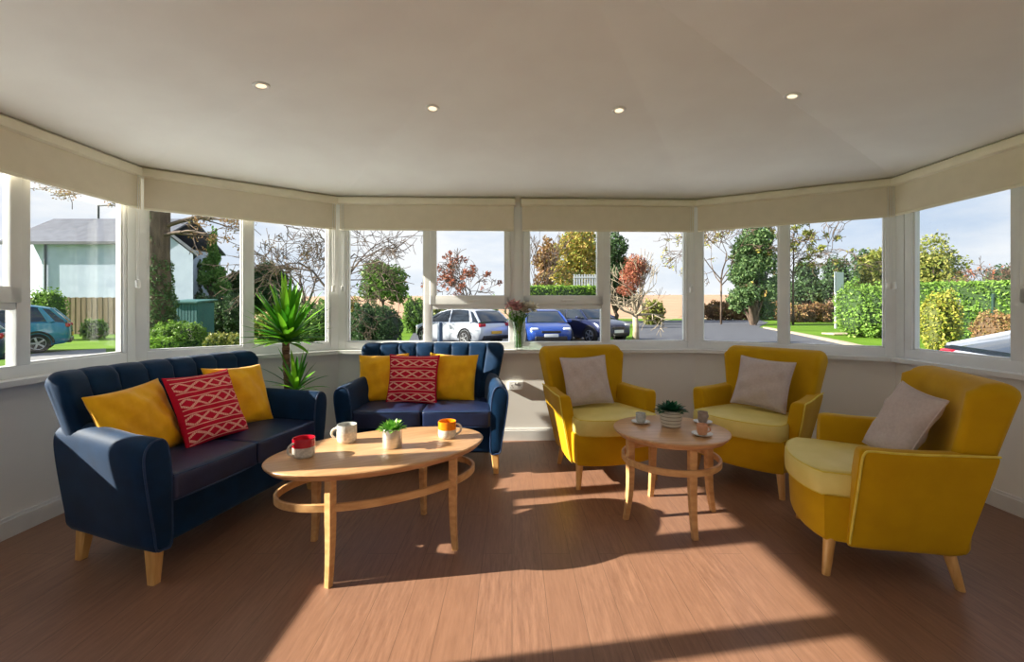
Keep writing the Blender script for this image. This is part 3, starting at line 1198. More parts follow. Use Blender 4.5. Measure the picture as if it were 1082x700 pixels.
mug('red and cream mug at the near end of the long oval table', at_table(321, 482.5, ZTC), R(235), M['ceramic'], M['ceramic_red'], .054, .096, .56)
mug('pale grey speckled mug left of the steel plant pot on the oval table', at_table(366.5, 467, ZTC), R(188), M['ceramic'], M['ceramic_grey'], .054, .100, .6)
mug('orange rimmed white mug at the far end of the long oval table', at_table(472.5, 462.5, ZTC), R(10), M['ceramic'], M['ceramic_orange'], .052, .098, .52)


def leaf_blade(mb, p, d, L, w, droop, fold=.25, seg=6):
    """tapering blade from p along d (unit), bending down by droop"""
    d = Vector(d).normalized()
    side = d.cross(Vector((0, 0, 1)))
    side = side.normalized() if side.length > 1e-4 else Vector((1, 0, 0))
    up = side.cross(d).normalized()
    pos = Vector(p)
    dirv = d.copy()
    rows = []
    for k in range(seg + 1):
        t = k / seg
        ww = w * (math.sin(PI * min(1, .18 + t * .82)) ** .8) * (1 if t < .98 else .1)
        rows.append((pos - side * ww - up * 0 + up * ww * fold, pos.copy(), pos + side * ww + up * ww * fold))
        dirv = (dirv + Vector((0, 0, -droop / seg))).normalized()
        pos = pos + dirv * (L / seg)
        up = side.cross(dirv).normalized()
    vs = [q for r in rows for q in r]
    fs = []
    for k in range(seg):
        for j in (0, 1):
            a = k * 3 + j
            fs.append((a, a + 1, a + 4, a + 3))
    mb.add(vs, fs)


M['succ'] = leaf_mat('succulent_leaf', [srgb(70, 130, 40), srgb(120, 180, 70), srgb(160, 200, 100)], .4, .15)
M['succ_dark'] = leaf_mat('dark_succulent_leaf', [srgb(20, 70, 48), srgb(34, 98, 66), srgb(50, 120, 80)], .4, .12)
M['stripe_pot'] = None


def stripe_mat():
    m = NT('ridged_cream_ceramic')
    tc = m.n('ShaderNodeTexCoord')
    sp = m.n('ShaderNodeSeparateXYZ')
    m.l(tc.outputs['Object'], sp.inputs[0])
    fr = m.math('FRACT', m.math('MULTIPLY', sp.outputs[2], 46))
    k = m.math('LESS_THAN', fr, .22)
    col = m.mix(k, srgb(214, 206, 186), srgb(150, 140, 118))
    b = m.n('ShaderNodeBsdfPrincipled')
    m.set(b, Roughness=.4)
    m.l(col, b.inputs['Base Color'])
    m.l(b.outputs[0], m.out.inputs[0])
    return m.m


M['stripe_pot'] = stripe_mat()


def pot_plant(label, loc, prof, mat, leaf, rtop, ztop, n, L, w, seed):
    rng = random.Random(seed)
    t = thing('potted_succulent', label, 'potted plant', loc, 0)
    mb = MB()
    mb.lathe(prof, 36, cap1=False)
    mb.build('pot', mat, t)
    mb = MB()
    mb.lathe([(rtop, ztop - .012), (rtop * .5, ztop - .006), (.001, ztop - .004)], 24)
    mb.build('soil', M['soil'], t)
    mb = MB()
    for k in range(n):
        a = k * 2.39996
        q = (k + .5) / n
        el = lerp(1.45, .25, q ** .8) + rng.uniform(-.1, .1)
        rr = rtop * .7 * math.sqrt(q)
        p = (rr * math.cos(a), rr * math.sin(a), ztop - .008)
        leaf_blade(mb, p, (math.cos(a) * math.cos(el), math.sin(a) * math.cos(el), math.sin(el)), L * rng.uniform(.8, 1.15), w, .35, .35, 4)
    mb.build('foliage', leaf, t, smooth=180, recalc=False)
    return t


pot_plant('small green succulent in a brushed steel pot on the long oval table', at_table(414.5, 472.5, ZTC),
          [(.050, 0), (.0525, .003), (.0525, .102), (.050, .104), (.048, .100), (.048, .085)], M['steel'], M['succ'], .046, .100, 60, .058, .013, 3)
pot_plant('dark green succulent in a ridged cream pot on the small round table', at_table(709, 450.5, ZTR),
          [(.050, 0), (.056, .004), (.066, .05), (.069, .10), (.066, .106), (.062, .10), (.060, .09)], M['stripe_pot'], M['succ_dark'], .058, .098, 70, .070, .020, 5)


def cup_saucer(lab_c, lab_s, px, py, mat, rz, h=.062, r=.032):
    loc = at_table(px, py, ZTR)
    s = thing('saucer', lab_s, 'saucer', loc, 0, 'saucers on the small round table')
    mb = MB()
    mb.lathe([(.028, 0), (.034, .002), (.056, .010), (.060, .014), (.059, .0155), (.054, .0125), (.032, .0055), (.001, .005)], 32)
    mb.build('dish', M['ceramic_white'], s)
    c = thing('espresso_cup', lab_c, 'cup', (loc[0], loc[1], loc[2] + .0062), rz, 'cups on the small round table')
    mb = MB()
    mb.lathe([(r * .68, 0), (r * .80, .004), (r * .94, .018), (r, h - .002), (r * .96, h), (r * .90, h - .004), (r * .84, .02), (r * .4, .010), (.001, .010)], 28)
    mb.build('body', mat, c)
    arc_handle(r - .005, h * .55, .018, .017, .004, n=8).build('handle', mat, c)
    mb = MB()
    mb.lathe([(r * .87, h * .7), (.001, h * .702)], 24)
    mb.build('drink', M['cup_dark'], c)


cup_saucer('pale grey espresso cup left of the ridged pot on the round table', 'white saucer under the pale grey cup left of the ridged pot', 677, 447.5, M['ceramic_grey'], R(30))
cup_saucer('grey brown espresso cup at the back right of the round table', 'white saucer under the grey brown cup at the back of the round table', 742.5, 447.5, noise_mat('taupe_ceramic', srgb(150, 132, 120), srgb(176, 156, 144), 40, .35), R(20), .070)
cup_saucer('peach espresso cup at the front right of the round table', 'white saucer under the peach cup at the front of the round table', 742, 460.5, M['ceramic_peach'], R(-20), .062)

# ================================================================== vase and flowers on the sill
vx, vy, vz = .065, 4.432, .892
v = thing('glass_vase', 'clear glass vase of lilies on the window sill between sofa and yellow chair', 'vase', (vx, vy, vz), 0)
mb = MB()
mb.lathe([(.040, 0), (.044, .004), (.044, .05), (.050, .16), (.062, .272), (.0645, .274), (.0625, .270), (.047, .16), (.041, .05), (.040, .018), (.001, .016)], 36)
mb.build('body', M['vase_glass'], v)
mb = MB()
mb.lathe([(.038, .02), (.040, .05), (.044, .13), (.001, .131)], 28)
mb.build('water', glass_mat('vase_water', (.90, .95, .90, 1), .06), v)
M['stem'] = leaf_mat('stem_green', [srgb(70, 120, 40), srgb(110, 160, 70)], .5, .1)
M['fl_leaf'] = leaf_mat('bouquet_leaf', [srgb(60, 112, 36), srgb(100, 156, 60), srgb(150, 190, 96)], .5, .25)
M['lily_w'] = leaf_mat('white_lily_petal', [srgb(244, 238, 218), srgb(250, 247, 236)], .5, .2)
M['lily_p'] = leaf_mat('pink_petal', [srgb(226, 172, 172), srgb(240, 204, 200)], .5, .2)
FL = [(-.02, .0, .42, -.075, 'p', 'dusty pink lily towards the sofa side of the glass vase'), (.0, -.02, .43, -.035, 'p', 'tallest dusty pink lily in the glass vase'),
      (.01, -.02, .41, .03, 'w', 'white lily nearest the pink lilies in the glass vase'), (.02, .0, .405, .075, 'w', 'white lily in the middle of the white lilies in the vase'),
      (.02, .01, .40, .115, 'w', 'white lily towards the yellow chair side of the glass vase'), (-.02, .01, .36, -.13, 'b', 'pale lily bud at the sofa side of the glass vase')]
rng = random.Random(11)
for k, (ax, ay, hz, tx, c, lab) in enumerate(FL):
    t = thing('lily', lab, 'flower', (vx + ax, vy + ay, vz + .022), 0, 'lilies in the glass vase')
    ty = rng.uniform(-.05, .03) - .02
    top = Vector((tx - ax, ty, hz - .022))
    mb = MB()
    pth = smooth_path([(0, 0, 0), (-ax * .6 + top.x * .12, top.y * .1, .16), (top.x * .3, top.y * .4, .26), tuple(top)], 5)
    mb.tube(pth, [lerp(.0045, .003, q / (len(pth) - 1)) for q in range(len(pth))], 6)
    mb.build('stem', M['stem'], t)
    mb = MB()
    for q in range(20):
        f = rng.uniform(.10, .98) ** .6
        p = pth[int(f * (len(pth) - 1))]
        a = rng.uniform(0, 2 * PI)
        narrow = p[2] < .25
        el = rng.uniform(.9, 1.3) if narrow else rng.uniform(-.1, .8)
        leaf_blade(mb, p, (math.cos(a) * math.cos(el), math.sin(a) * math.cos(el), math.sin(el)), rng.uniform(.05, .10), .006 if narrow else .012, .5, .2, 4)
    mb.build('foliage', M['fl_leaf'], t, smooth=180, recalc=False)
    mb = MB()
    if c == 'b':
        mb.ball(tuple(top + Vector((0, 0, .02))), (.012, .012, .035), 10, 8)
    else:
        for head in range(3 if c == 'p' else 5):
            hc = top + Vector((rng.uniform(-.03, .03), rng.uniform(-.045, .0), rng.uniform(-.045, .02)))
            ax_d = Vector((rng.uniform(-.4, .4), -.7, .7)).normalized()
            e1 = ax_d.orthogonal().normalized()
            e2 = ax_d.cross(e1)
            for q in range(6):
                a = 2 * PI * q / 6 + head
                dv = (e1 * math.cos(a) + e2 * math.sin(a)) * .75 + ax_d * .7
                leaf_blade(mb, hc, dv, .072, .031, .25, .3, 5)
    mb.build('petals', M['lily_p'] if c == 'p' else M['lily_w'], t, smooth=180, recalc=False)

# ================================================================== tall yucca beside the left sofa
YX, YY = -1.83, 3.70
yu = thing('potted_yucca', 'tall yucca with a bare brown cane beside the left blue sofa', 'potted plant', (YX, YY, 0), 0)
mb = MB()
mb.lathe([(.10, 0), (.115, .004), (.15, .26), (.158, .28), (.150, .285), (.142, .27), (.140, .25)], 36, cap1=False)
mb.build('pot', M['planter'], yu)
mb = MB()
mb.lathe([(.141, .255), (.08, .265), (.001, .262)], 24)
mb.build('soil', M['soil'], yu)
M['cane'] = noise_mat('yucca_cane', srgb(92, 66, 48), srgb(150, 114, 84), 18, .8, bump=.6, bscale=40, stretch=(1, 1, 5))
M['yucca'] = leaf_mat('yucca_leaf', [srgb(40, 104, 26), srgb(84, 160, 36), srgb(150, 206, 56)], .38, .3)
mb = MB()
pts = [(0, 0, .25)]
for k in range(1, 40):
    pts.append((.012 * math.sin(k * .13), 0, .25 + .80 * k / 39))
mb.tube(pts, [.030 + .0022 * (k % 3 - 1) - .002 * k / 39 for k in range(40)], 12)
mb.build('cane', M['cane'], yu)
mb = MB()
mb.tube([(.07, -.03, .25), (.085, -.04, .46), (.09, -.04, .63)], [.02, .018, .016], 10)
mb.build('cane', M['cane'], yu)
rng = random.Random(5)


def rosette(c, n, L, w, lo, hi, dr):
    mb = MB()
    for k in range(n):
        a = k * 2.39996 + rng.uniform(-.2, .2)
        q = k / n
        el = lerp(hi, lo, q ** .9) + rng.uniform(-.12, .12)
        p = (c[0] + .016 * math.cos(a), c[1] + .016 * math.sin(a), c[2] - .09 * q + .03)
        leaf_blade(mb, p, (math.cos(a) * math.cos(el), math.sin(a) * math.cos(el), math.sin(el)), L * rng.uniform(.75, 1.1) * (1.0 - .30 * q), w, dr * (.4 + q), .3, 7)
    return mb


rosette((.005, 0, 1.07), 110, .47, .023, .06, 1.48, .25).build('foliage', M['yucca'], yu, smooth=180, recalc=False)
rosette((.09, -.04, .64), 40, .33, .018, -.35, 1.42, .7).build('foliage', M['yucca'], yu, smooth=180, recalc=False)
# ================================================================== outside
def GY(py):
    return F * (EYE - ZG) / (py - HY)


def gpt(px, py):
    Y = GY(py)
    return (gx(px, Y), Y)


def grass_mat(name, a, b, c):
    m = NT(name)
    tc = m.n('ShaderNodeTexCoord')
    n1, n2 = m.n('ShaderNodeTexNoise'), m.n('ShaderNodeTexNoise')
    m.set(n1, Scale=.35, Detail=5)
    m.set(n2, Scale=9, Detail=6)
    for q in (n1, n2):
        m.l(tc.outputs['Object'], q.inputs['Vector'])
    cr = m.n('ShaderNodeValToRGB')
    cr.color_ramp.elements[0].position, cr.color_ramp.elements[1].position = .35, .65
    cr.color_ramp.elements[0].color, cr.color_ramp.elements[1].color = a, b
    m.l(n1.outputs[0], cr.inputs[0])
    col = m.mix(m.math('MULTIPLY', n2.outputs[0], .6), cr.outputs[0], c)
    bs = m.n('ShaderNodeBsdfPrincipled')
    m.set(bs, Roughness=.9)
    bs.inputs['Specular IOR Level'].default_value = .1
    m.l(col, bs.inputs['Base Color'])
    bp = m.n('ShaderNodeBump')
    m.set(bp, Strength=.6, Distance=.05)
    m.l(n2.outputs[0], bp.inputs['Height'])
    m.l(bp.outputs[0], bs.inputs['Normal'])
    m.l(bs.outputs[0], m.out.inputs[0])
    return m.m


M['grass'] = grass_mat('lawn_grass', srgb(84, 118, 32), srgb(112, 146, 46), srgb(76, 108, 28))
M['asphalt'] = noise_mat('asphalt', srgb(70, 72, 80), srgb(84, 86, 94), 3, .85, bump=.2, bscale=60)
M['kerb'] = noise_mat('kerb_stone', srgb(160, 146, 126), srgb(176, 160, 140), 4, .8)
M['field'] = noise_mat('ploughed_field', srgb(164, 128, 100), srgb(180, 144, 114), .5, .95, stretch=(.3, 1, 1))
M['paving'] = noise_mat('paving', srgb(120, 120, 122), srgb(140, 140, 140), 3, .85)

# ground: lawn with the room's footprint left free is not needed, the floor slab stands on it
mb = MB()
mb.prism([(-160, -40), (160, -40), (160, 170), (-160, 170)], ZG - .3, ZG)
struct('lawn', mb, M['grass'], smooth=0)
# drive and road
road = [gpt(*p) for p in ((425, 373), (438, 350), (470, 344), (560, 341.5), (700, 339.5), (745, 337.5), (800, 338), (812, 341), (802, 346), (836, 353), (885, 363.5), (938, 377), (1000, 388), (1085, 402))] + [(14, 6.2), (14, 2), (3.6, -6), (3.7, 3.9), (1.9, 4.9), (-2.0, 4.9), (-3.0, 8)]
mb = MB()
mb.prism(road, ZG - .1, ZG + .02)
struct('road', mb, M['asphalt'], smooth=0)
# unseen pale ground around the bay, added to bounce sunlight up to the ceiling
M['bounce_terrace'] = noise_mat('pale_bounce_paving', srgb(214, 220, 224), srgb(226, 232, 236), 2, .8)
mb = MB()
mb.prism([(-8.5, -9), (-8.5, 6.5), (-3.4, 8.6), (2.2, 8.6), (4.6, 6.2), (4.6, -9)], ZG - .1, ZG + .03)
struct('bounce_terrace', mb, M['bounce_terrace'], smooth=0)
# small grass verge around the red tree
mb = MB()
mb.prism([gpt(*p) for p in ((640, 372), (641, 341.5), (668, 343), (672, 350), (668, 372))], ZG - .1, ZG + .05)
struct('verge', mb, M['grass'], smooth=0)
# pale kerb along the lawn
kp = [gpt(*p) for p in ((806, 347.2), (836, 353), (885, 363.5), (938, 377), (1000, 388), (1085, 402))]
mb = MB()
for (x0, y0), (x1, y1) in zip(kp, kp[1:]):
    d = Vector((x1 - x0, y1 - y0)).normalized()
    nn = Vector((-d.y, d.x)) * .28
    mb.prism([(x0, y0), (x1, y1), (x1 + nn.x, y1 + nn.y), (x0 + nn.x, y0 + nn.y)], ZG - .05, ZG + .11)
struct('kerb', mb, M['kerb'], smooth=0)
mb = MB()
mb.loft([[(-170, 62, ZG - .05), (190, 62, ZG - .05)], [(-170, 64, ZG + .15), (190, 64, ZG + .15)], [(-170, 105, 2.2), (190, 105, 2.6)], [(-170, 150, 4.6), (190, 150, 6.2)], [(-170, 175, 4.8), (190, 175, 6.6)]], cap=False, closed=False)
struct('field', mb, M['field'], smooth=180)
# paved path across the left lawn
mb = MB()
mb.prism([gpt(*p) for p in ((20, 376), (70, 371.5), (112, 369), (112, 374), (75, 378), (20, 384))], ZG - .05, ZG + .02)
struct('path', mb, M['paving'], smooth=0)

# ---- foliage
def blob_points(blobs, n, rg, shell):
    w = np.array([(b[1][0] * b[1][1] * b[1][2]) ** .67 for b in blobs])
    ch = rg.choice(len(blobs), n, p=w / w.sum())
    c = np.array([b[0] for b in blobs])[ch]
    r = np.array([b[1] for b in blobs])[ch]
    d = rg.normal(size=(n, 3))
    d /= np.linalg.norm(d, axis=1)[:, None]
    rad = shell + (1 - shell) * rg.random(n) ** .6
    lump = 1 + .16 * np.sin(d[:, 0] * 6 + ch) * np.sin(d[:, 1] * 7 + 2 * ch) + .14 * np.sin(d[:, 2] * 9 + 3 * ch + d[:, 0] * 5)
    p = c + d * r * (rad * lump)[:, None]
    return p, d


def foliage(name, blobs, n, size, mat, parent=None, seed=0, core=None, up=0.0, shell=.55, pts=None):
    """leaf quads scattered through ellipsoid blobs (centre, radii)"""
    rg = np.random.default_rng(seed)
    if pts is None:
        n, size = int(n * 2.4), size * .62
        p, d = blob_points(blobs, n, rg, shell)
    else:
        size *= .75
        p, d = pts, np.zeros_like(pts)
    a = rg.normal(size=(n, 3)) + d * .2
    a[:, 2] *= 1 - up
    a /= np.linalg.norm(a, axis=1)[:, None]
    b = np.cross(a, rg.normal(size=(n, 3)))
    b /= np.linalg.norm(b, axis=1)[:, None]
    s = (size * rg.uniform(.6, 1.3, n))[:, None]
    V = np.empty((n, 4, 3))
    V[:, 0], V[:, 1], V[:, 2], V[:, 3] = p - a * s, p - b * s * .55, p + a * s, p + b * s * .55
    me = bpy.data.meshes.new(name)
    vs = V.reshape(-1, 3)
    me.vertices.add(4 * n)
    me.vertices.foreach_set('co', vs.astype(np.float32).ravel())
    me.loops.add(4 * n)
    me.loops.foreach_set('vertex_index', np.arange(4 * n, dtype=np.int32))
    me.polygons.add(n)
    me.polygons.foreach_set('loop_start', np.arange(0, 4 * n, 4, dtype=np.int32))
    me.polygons.foreach_set('loop_total', np.full(n, 4, dtype=np.int32))
    me.update(calc_edges=True)
    me.validate()
    o = link(name, me, mat, parent, 0)
    return o


def core_mesh(blobs, k, seed):
    rg = random.Random(seed)
    mb = MB()
    for c, r in blobs:
        st = len(mb.v)
        mb.ball(c, tuple(q * k for q in r), 14, 10)
        for i in range(st, len(mb.v)):
            p = Vector(mb.v[i]) - Vector(c)
            f = 1 + .10 * math.sin(p.x / r[0] * 5 + i * .1) * math.sin(p.z / r[2] * 6)
            mb.v[i] = tuple(Vector(c) + p * f)
    return mb


def branches(mb, p, d, L, r, depth, rng, tips, spread=.55, up=.1, n=(2, 3), minr=.004, sides=5):
    steps = 3
    pts, rad = [tuple(p)], [r]
    q, dv = Vector(p), Vector(d)
    for k in range(steps):
        dv = (dv + Vector((rng.gauss(0, .13), rng.gauss(0, .13), rng.gauss(up * .3, .1)))).normalized()
        q = q + dv * L / steps
        pts.append(tuple(q))
        rad.append(max(minr, r * (1 - .35 * (k + 1) / steps)))
        if depth <= 1:
            tips.append(q.copy())
    mb.tube(pts, rad, sides, cap=False)
    if depth <= 0:
        return
    for k in range(rng.randint(*n)):
        f = rng.uniform(.45, 1.0) if k else 1.0
        i = min(steps, max(1, round(f * steps)))
        nd = (dv + Vector((rng.gauss(0, spread), rng.gauss(0, spread), rng.gauss(up, spread * .7)))).normalized()
        branches(mb, pts[i], nd, L * rng.uniform(.62, .85), max(minr, rad[i] * .7), depth - 1, rng, tips, spread, up, n, minr, sides)


LC_ = lambda *c: [srgb(*x) for x in c]
M['bark'] = noise_mat('bark', srgb(76, 62, 52), srgb(112, 94, 80), 6, .9, bump=.6, bscale=14, stretch=(1, 1, .25))
M['bark_pale'] = noise_mat('pale_bark', srgb(140, 126, 106), srgb(168, 154, 132), 6, .8, bump=.3)
LM = {
    'green': leaf_mat('green_leaf', LC_((80, 116, 48), (112, 150, 64), (152, 184, 92)), k=LEAF_K),
    'lime': leaf_mat('lime_leaf', LC_((112, 156, 44), (138, 180, 60), (170, 204, 86)), k=LEAF_K),
    'dark': leaf_mat('dark_leaf', LC_((50, 76, 46), (70, 100, 58), (98, 128, 80)), k=LEAF_K),
    'ivy': leaf_mat('ivy_leaf', LC_((70, 98, 60), (92, 124, 74), (132, 158, 100)), k=LEAF_K),
    'conifer': leaf_mat('conifer_leaf', LC_((76, 124, 56), (110, 156, 74), (146, 184, 96)), k=LEAF_K),
    'olive': leaf_mat('olive_leaf', LC_((104, 122, 50), (140, 146, 66), (172, 166, 90)), k=LEAF_K),
    'autumn': leaf_mat('autumn_leaf', LC_((120, 146, 56), (166, 168, 72), (200, 182, 84), (204, 160, 90), (134, 152, 70)), k=LEAF_K),
    'orange': leaf_mat('orange_leaf', LC_((170, 92, 66), (196, 116, 82), (150, 110, 90)), k=LEAF_K),
    'red': leaf_mat('red_leaf', LC_((190, 104, 80), (204, 128, 100), (164, 96, 82), (170, 138, 92)), k=LEAF_K),
    'yellow': leaf_mat('yellow_leaf', LC_((120, 146, 50), (168, 172, 62), (196, 184, 84), (104, 140, 50)), k=LEAF_K),
    'brown': leaf_mat('brown_leaf', LC_((130, 96, 66), (168, 128, 88), (150, 140, 80)), k=LEAF_K),
    'hedge': leaf_mat('hedge_leaf', LC_((96, 138, 50), (126, 164, 66), (156, 190, 92)), k=LEAF_K),
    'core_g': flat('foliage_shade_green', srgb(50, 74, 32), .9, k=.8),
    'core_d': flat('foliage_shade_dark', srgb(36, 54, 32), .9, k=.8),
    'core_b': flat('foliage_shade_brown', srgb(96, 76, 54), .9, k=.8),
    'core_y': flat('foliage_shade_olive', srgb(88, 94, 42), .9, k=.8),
}


def blob_tree(label, px, Y, top, base, wpx, leaf, n=2500, lsize=None, seed=0, name='tree', core='core_g', trunk=True, crown_from=.35, cat='tree', group=None, nb=7, dense=.62, bark='bark', cone=0.0):
    """leafy tree: trunk, limbs and a crown of several lobes; top/base are photo rows, wpx the crown width in the photo"""
    rng = random.Random(seed)
    x = gx(px, Y)
    z1, w = gz(top, Y), wpx * Y / F / 2
    z0 = ZG
    zc0 = lerp(z0, z1, crown_from)
    t = thing(name, label, cat, (x, Y, z0), 0, group)
    H = z1 - z0
    blobs = []
    for k in range(nb):
        a = 2 * PI * k / nb + rng.uniform(-.4, .4)
        q = ((k * 5) % nb + .5) / nb
        zz = lerp(zc0 + .14 * (z1 - zc0), z1 - .22 * (z1 - zc0), q) - z0
        rr = w * .55 * (1 - .45 * q)
        rb = w * rng.uniform(.42, .60) * (1 - cone * q)
        rr *= 1 - cone * q
        blobs.append(((rr * math.cos(a), rr * math.sin(a), zz), (rb, rb, min(rb, (z1 - zc0) * .34))))
    blobs.append(((0, 0, (z1 - z0) - (z1 - zc0) * .28), (w * .55 * (1 - .75 * cone), w * .55 * (1 - .75 * cone), (z1 - zc0) * .28)))
    if trunk:
        mb = MB()
        tips = []
        mb.tube([(0, 0, 0), (.02 * H, 0, (zc0 - z0) * .6), (0, .01 * H, zc0 - z0)], [.035 * H * .8, .028 * H * .8, .022 * H * .8], 8)
        for b, _ in blobs:
            mb.tube([(0, 0, (zc0 - z0) * .9), tuple(Vector(b) * .6 + Vector((0, 0, (zc0 - z0) * .35))), b], [.016 * H, .011 * H, .004 * H], 5)
        mb.build('trunk', M[bark], t)
    foliage('foliage', blobs, n, lsize or max(.05, Y * .0055), LM[leaf], t, seed)
    if core:
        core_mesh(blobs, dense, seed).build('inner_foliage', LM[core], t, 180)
    return t


def bush(label, px, Y, top, wpx, leaf, n=1800, lsize=None, seed=0, name='shrub', core='core_g', depth=None, nb=6, cat='bush', group=None, k=.80, base=None):
    rng = random.Random(seed)
    x = gx(px, Y)
    H = gz(top, Y) - ZG
    w = wpx * Y / F / 2
    dp = depth or min(w, 1.4)
    t = thing(name, label, cat, (x, Y, ZG), 0, group)
    blobs = []
    for i in range(nb):
        u = (i + .5) / nb * 2 - 1
        hh = H * rng.uniform(.44, .52)
        blobs.append(((u * w * .68, rng.uniform(-.2, .2) * dp, hh * .98), (max(w / nb * 1.5, w * .3), dp * .8, hh)))
    foliage('foliage', blobs, n, lsize or max(.035, Y * .005), LM[leaf], t, seed, shell=.78)
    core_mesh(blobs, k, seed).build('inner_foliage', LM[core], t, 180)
    return t


def hedge(label, x0, y0, x1, y1, h, w, leaf, n, seed=0, name='hedge', core='core_g', lsize=.09, group=None):
    """clipped hedge: a boxy core under a skin of leaves"""
    L = math.hypot(x1 - x0, y1 - y0)
    t = thing(name, label, 'hedge', ((x0 + x1) / 2, (y0 + y1) / 2, ZG), math.atan2(y1 - y0, x1 - x0), group)
    mb = MB()
    mb.rbox((0, 0, h / 2), (L / 2, w / 2, h / 2), .18, k=10, es=3, fn=lambda p: p + Vector((.04 * math.sin(p.x * 5 + p.z * 7), .05 * math.sin(p.x * 4 + p.z * 5), .05 * math.sin(p.x * 3.1))))
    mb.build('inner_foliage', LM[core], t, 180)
    rr = np.random.default_rng(seed)
    n = int(n * 1.6)
    A = np.array([L * h, L * h, L * w, w * h, w * h])
    fc = rr.choice(5, n, p=A / A.sum())
    q = rr.random((n, 3)) - .5
    p = np.empty((n, 3))
    p[:, 0], p[:, 1], p[:, 2] = q[:, 0] * L, q[:, 1] * w, (q[:, 2] + .5) * h
    e = rr.normal(0, .05, n)
    p[:, 1] = np.where(fc == 0, -w / 2 + e, np.where(fc == 1, w / 2 + e, p[:, 1]))
    p[:, 2] = np.where(fc == 2, h + e, p[:, 2])
    p[:, 0] = np.where(fc == 3, -L / 2 + e, np.where(fc == 4, L / 2 + e, p[:, 0]))
    foliage('foliage', None, n, lsize, LM[leaf], t, seed, pts=p)
    return t


def bare_tree(label, px, Y, top, rmul=1, seed=0, depth=5, leaf=None, nleaf=0, spread=.5, up=.12, name='tree', trunk_h=.3, lean=(0, 0), bark='bark', lsize=None, r0=.018, L0=.3, group=None, minr=.006, n=(2, 3)):
    rng = random.Random(seed)
    H = gz(top, Y) - ZG
    t = thing(name, label, 'tree', (gx(px, Y), Y, ZG), 0, group)
    mb = MB()
    tips = []
    th = H * trunk_h
    mb.tube([(0, 0, 0), (lean[0] * .5, lean[1] * .5, th * .5), (lean[0], lean[1], th)], [r0 * H, r0 * H * .85, r0 * H * .75], 8)
    m = 4
    for k in range(m):
        a = 2 * PI * k / m + rng.uniform(-.5, .5)
        branches(mb, (lean[0], lean[1], th * rng.uniform(.8, 1)), Vector((math.cos(a) * spread, math.sin(a) * spread, .8)).normalized(), H * L0 * rmul, r0 * H * .55, depth - 1, rng, tips, spread, up, n, minr)
    branches(mb, (lean[0], lean[1], th), (0, 0, 1), H * L0, r0 * H * .7, depth - 1, rng, tips, spread, up, n, minr)
    mb.build('trunk', M[bark], t, smooth=180, recalc=False)
    if nleaf:
        rg = random.Random(seed + 1)
        blobs = [(tuple(tips[rg.randrange(len(tips))]), (H * .03, H * .03, H * .03)) for _ in range(min(90, len(tips)))]
        foliage('foliage', blobs, nleaf, lsize or Y * .004, LM[leaf], t, seed, shell=.1)
    return t


# ---- left: white house, fence, shed
M['render_w'] = noise_mat('white_render', srgb(172, 184, 204), srgb(184, 196, 214), 1.5, .85)
M['slate'] = noise_mat('slate_roof', srgb(78, 82, 94), srgb(96, 100, 112), 2.5, .7, bump=.3, bscale=9)
M['fascia'] = flat('dark_fascia', srgb(70, 76, 82), .6)
M['fence'] = noise_mat('weathered_fence', srgb(108, 92, 68), srgb(130, 112, 86), 4, .85, stretch=(6, 6, .4))
M['shed'] = noise_mat('teal_boards', srgb(32, 84, 88), srgb(44, 100, 102), 4, .6, stretch=(9, 1, .3))
HYd = 29.0
h = thing('white_house', 'white rendered house with a long slate roof beyond the left lawn', 'house', (gx(45, HYd), HYd, ZG))
xl, xr = 0, gx(165, HYd) - gx(45, HYd)
ze, zr = gz(257, HYd) - ZG, gz(233, HYd + 3.2) - ZG
mb = MB()
mb.box(xl, xr, 0, 6.4, 0, ze)
mb.prism([(xl, 0), (xl - 2.2, 1.2), (xl - 2.2, 6.4), (xl, 6.4)], 0, ze)
mb.build('wall', M['render_w'], h, 0)
mb = MB()
o = .35
mb.loft([[(x, -o, ze - .05), (x, 3.2, zr), (x, 6.75, ze - .05), (x, 6.75, ze + .06), (x, 3.2, zr + .12), (x, -o, ze + .06)] for x in (xl - 2.5, xr + .2)])
mb.build('roof', M['slate'], h, 0)
mb = MB()
mb.box(xl - 2.5, xr + .2, -o - .08, -o + .02, ze - .14, ze + .04)
mb.tube([(xl + .25, -.08, 0), (xl + .25, -.08, ze)], .06, 8)
mb.build('gutter', M['fascia'], h, 0)
# gable wing to the right
g0, g1 = gx(150, HYd - 3) - gx(45, HYd), gx(204, HYd - 3) - gx(45, HYd)
ga, gt = gz(269, HYd - 3) - ZG, gz(240, HYd - 3) - ZG
gm = g0 + (g1 - g0) * .30
mb = MB()
sk = lambda yy: -.82 * (yy + 3)
mb.loft([[(g0 + sk(yy), yy, 0), (g1 + sk(yy), yy, 0), (g1 + sk(yy), yy, ga), (gm + sk(yy), yy, gt), (g0 + sk(yy), yy, ga + .9)] for yy in (-3, 1.0)])
mb.build('gable_wall', M['render_w'], h, 0)
mb = MB()
mb.loft([[(g1 + .25 + sk(yy), yy, ga - .1), (gm + sk(yy), yy, gt + .05), (g0 - .2 + sk(yy), yy, ga + .9), (g0 - .2 + sk(yy), yy, ga + 1.05), (gm + sk(yy), yy, gt + .22), (g1 + .25 + sk(yy), yy, ga + .05)] for yy in (-3.25, 1.6)])
mb.build('gable_roof', M['slate'], h, 0)
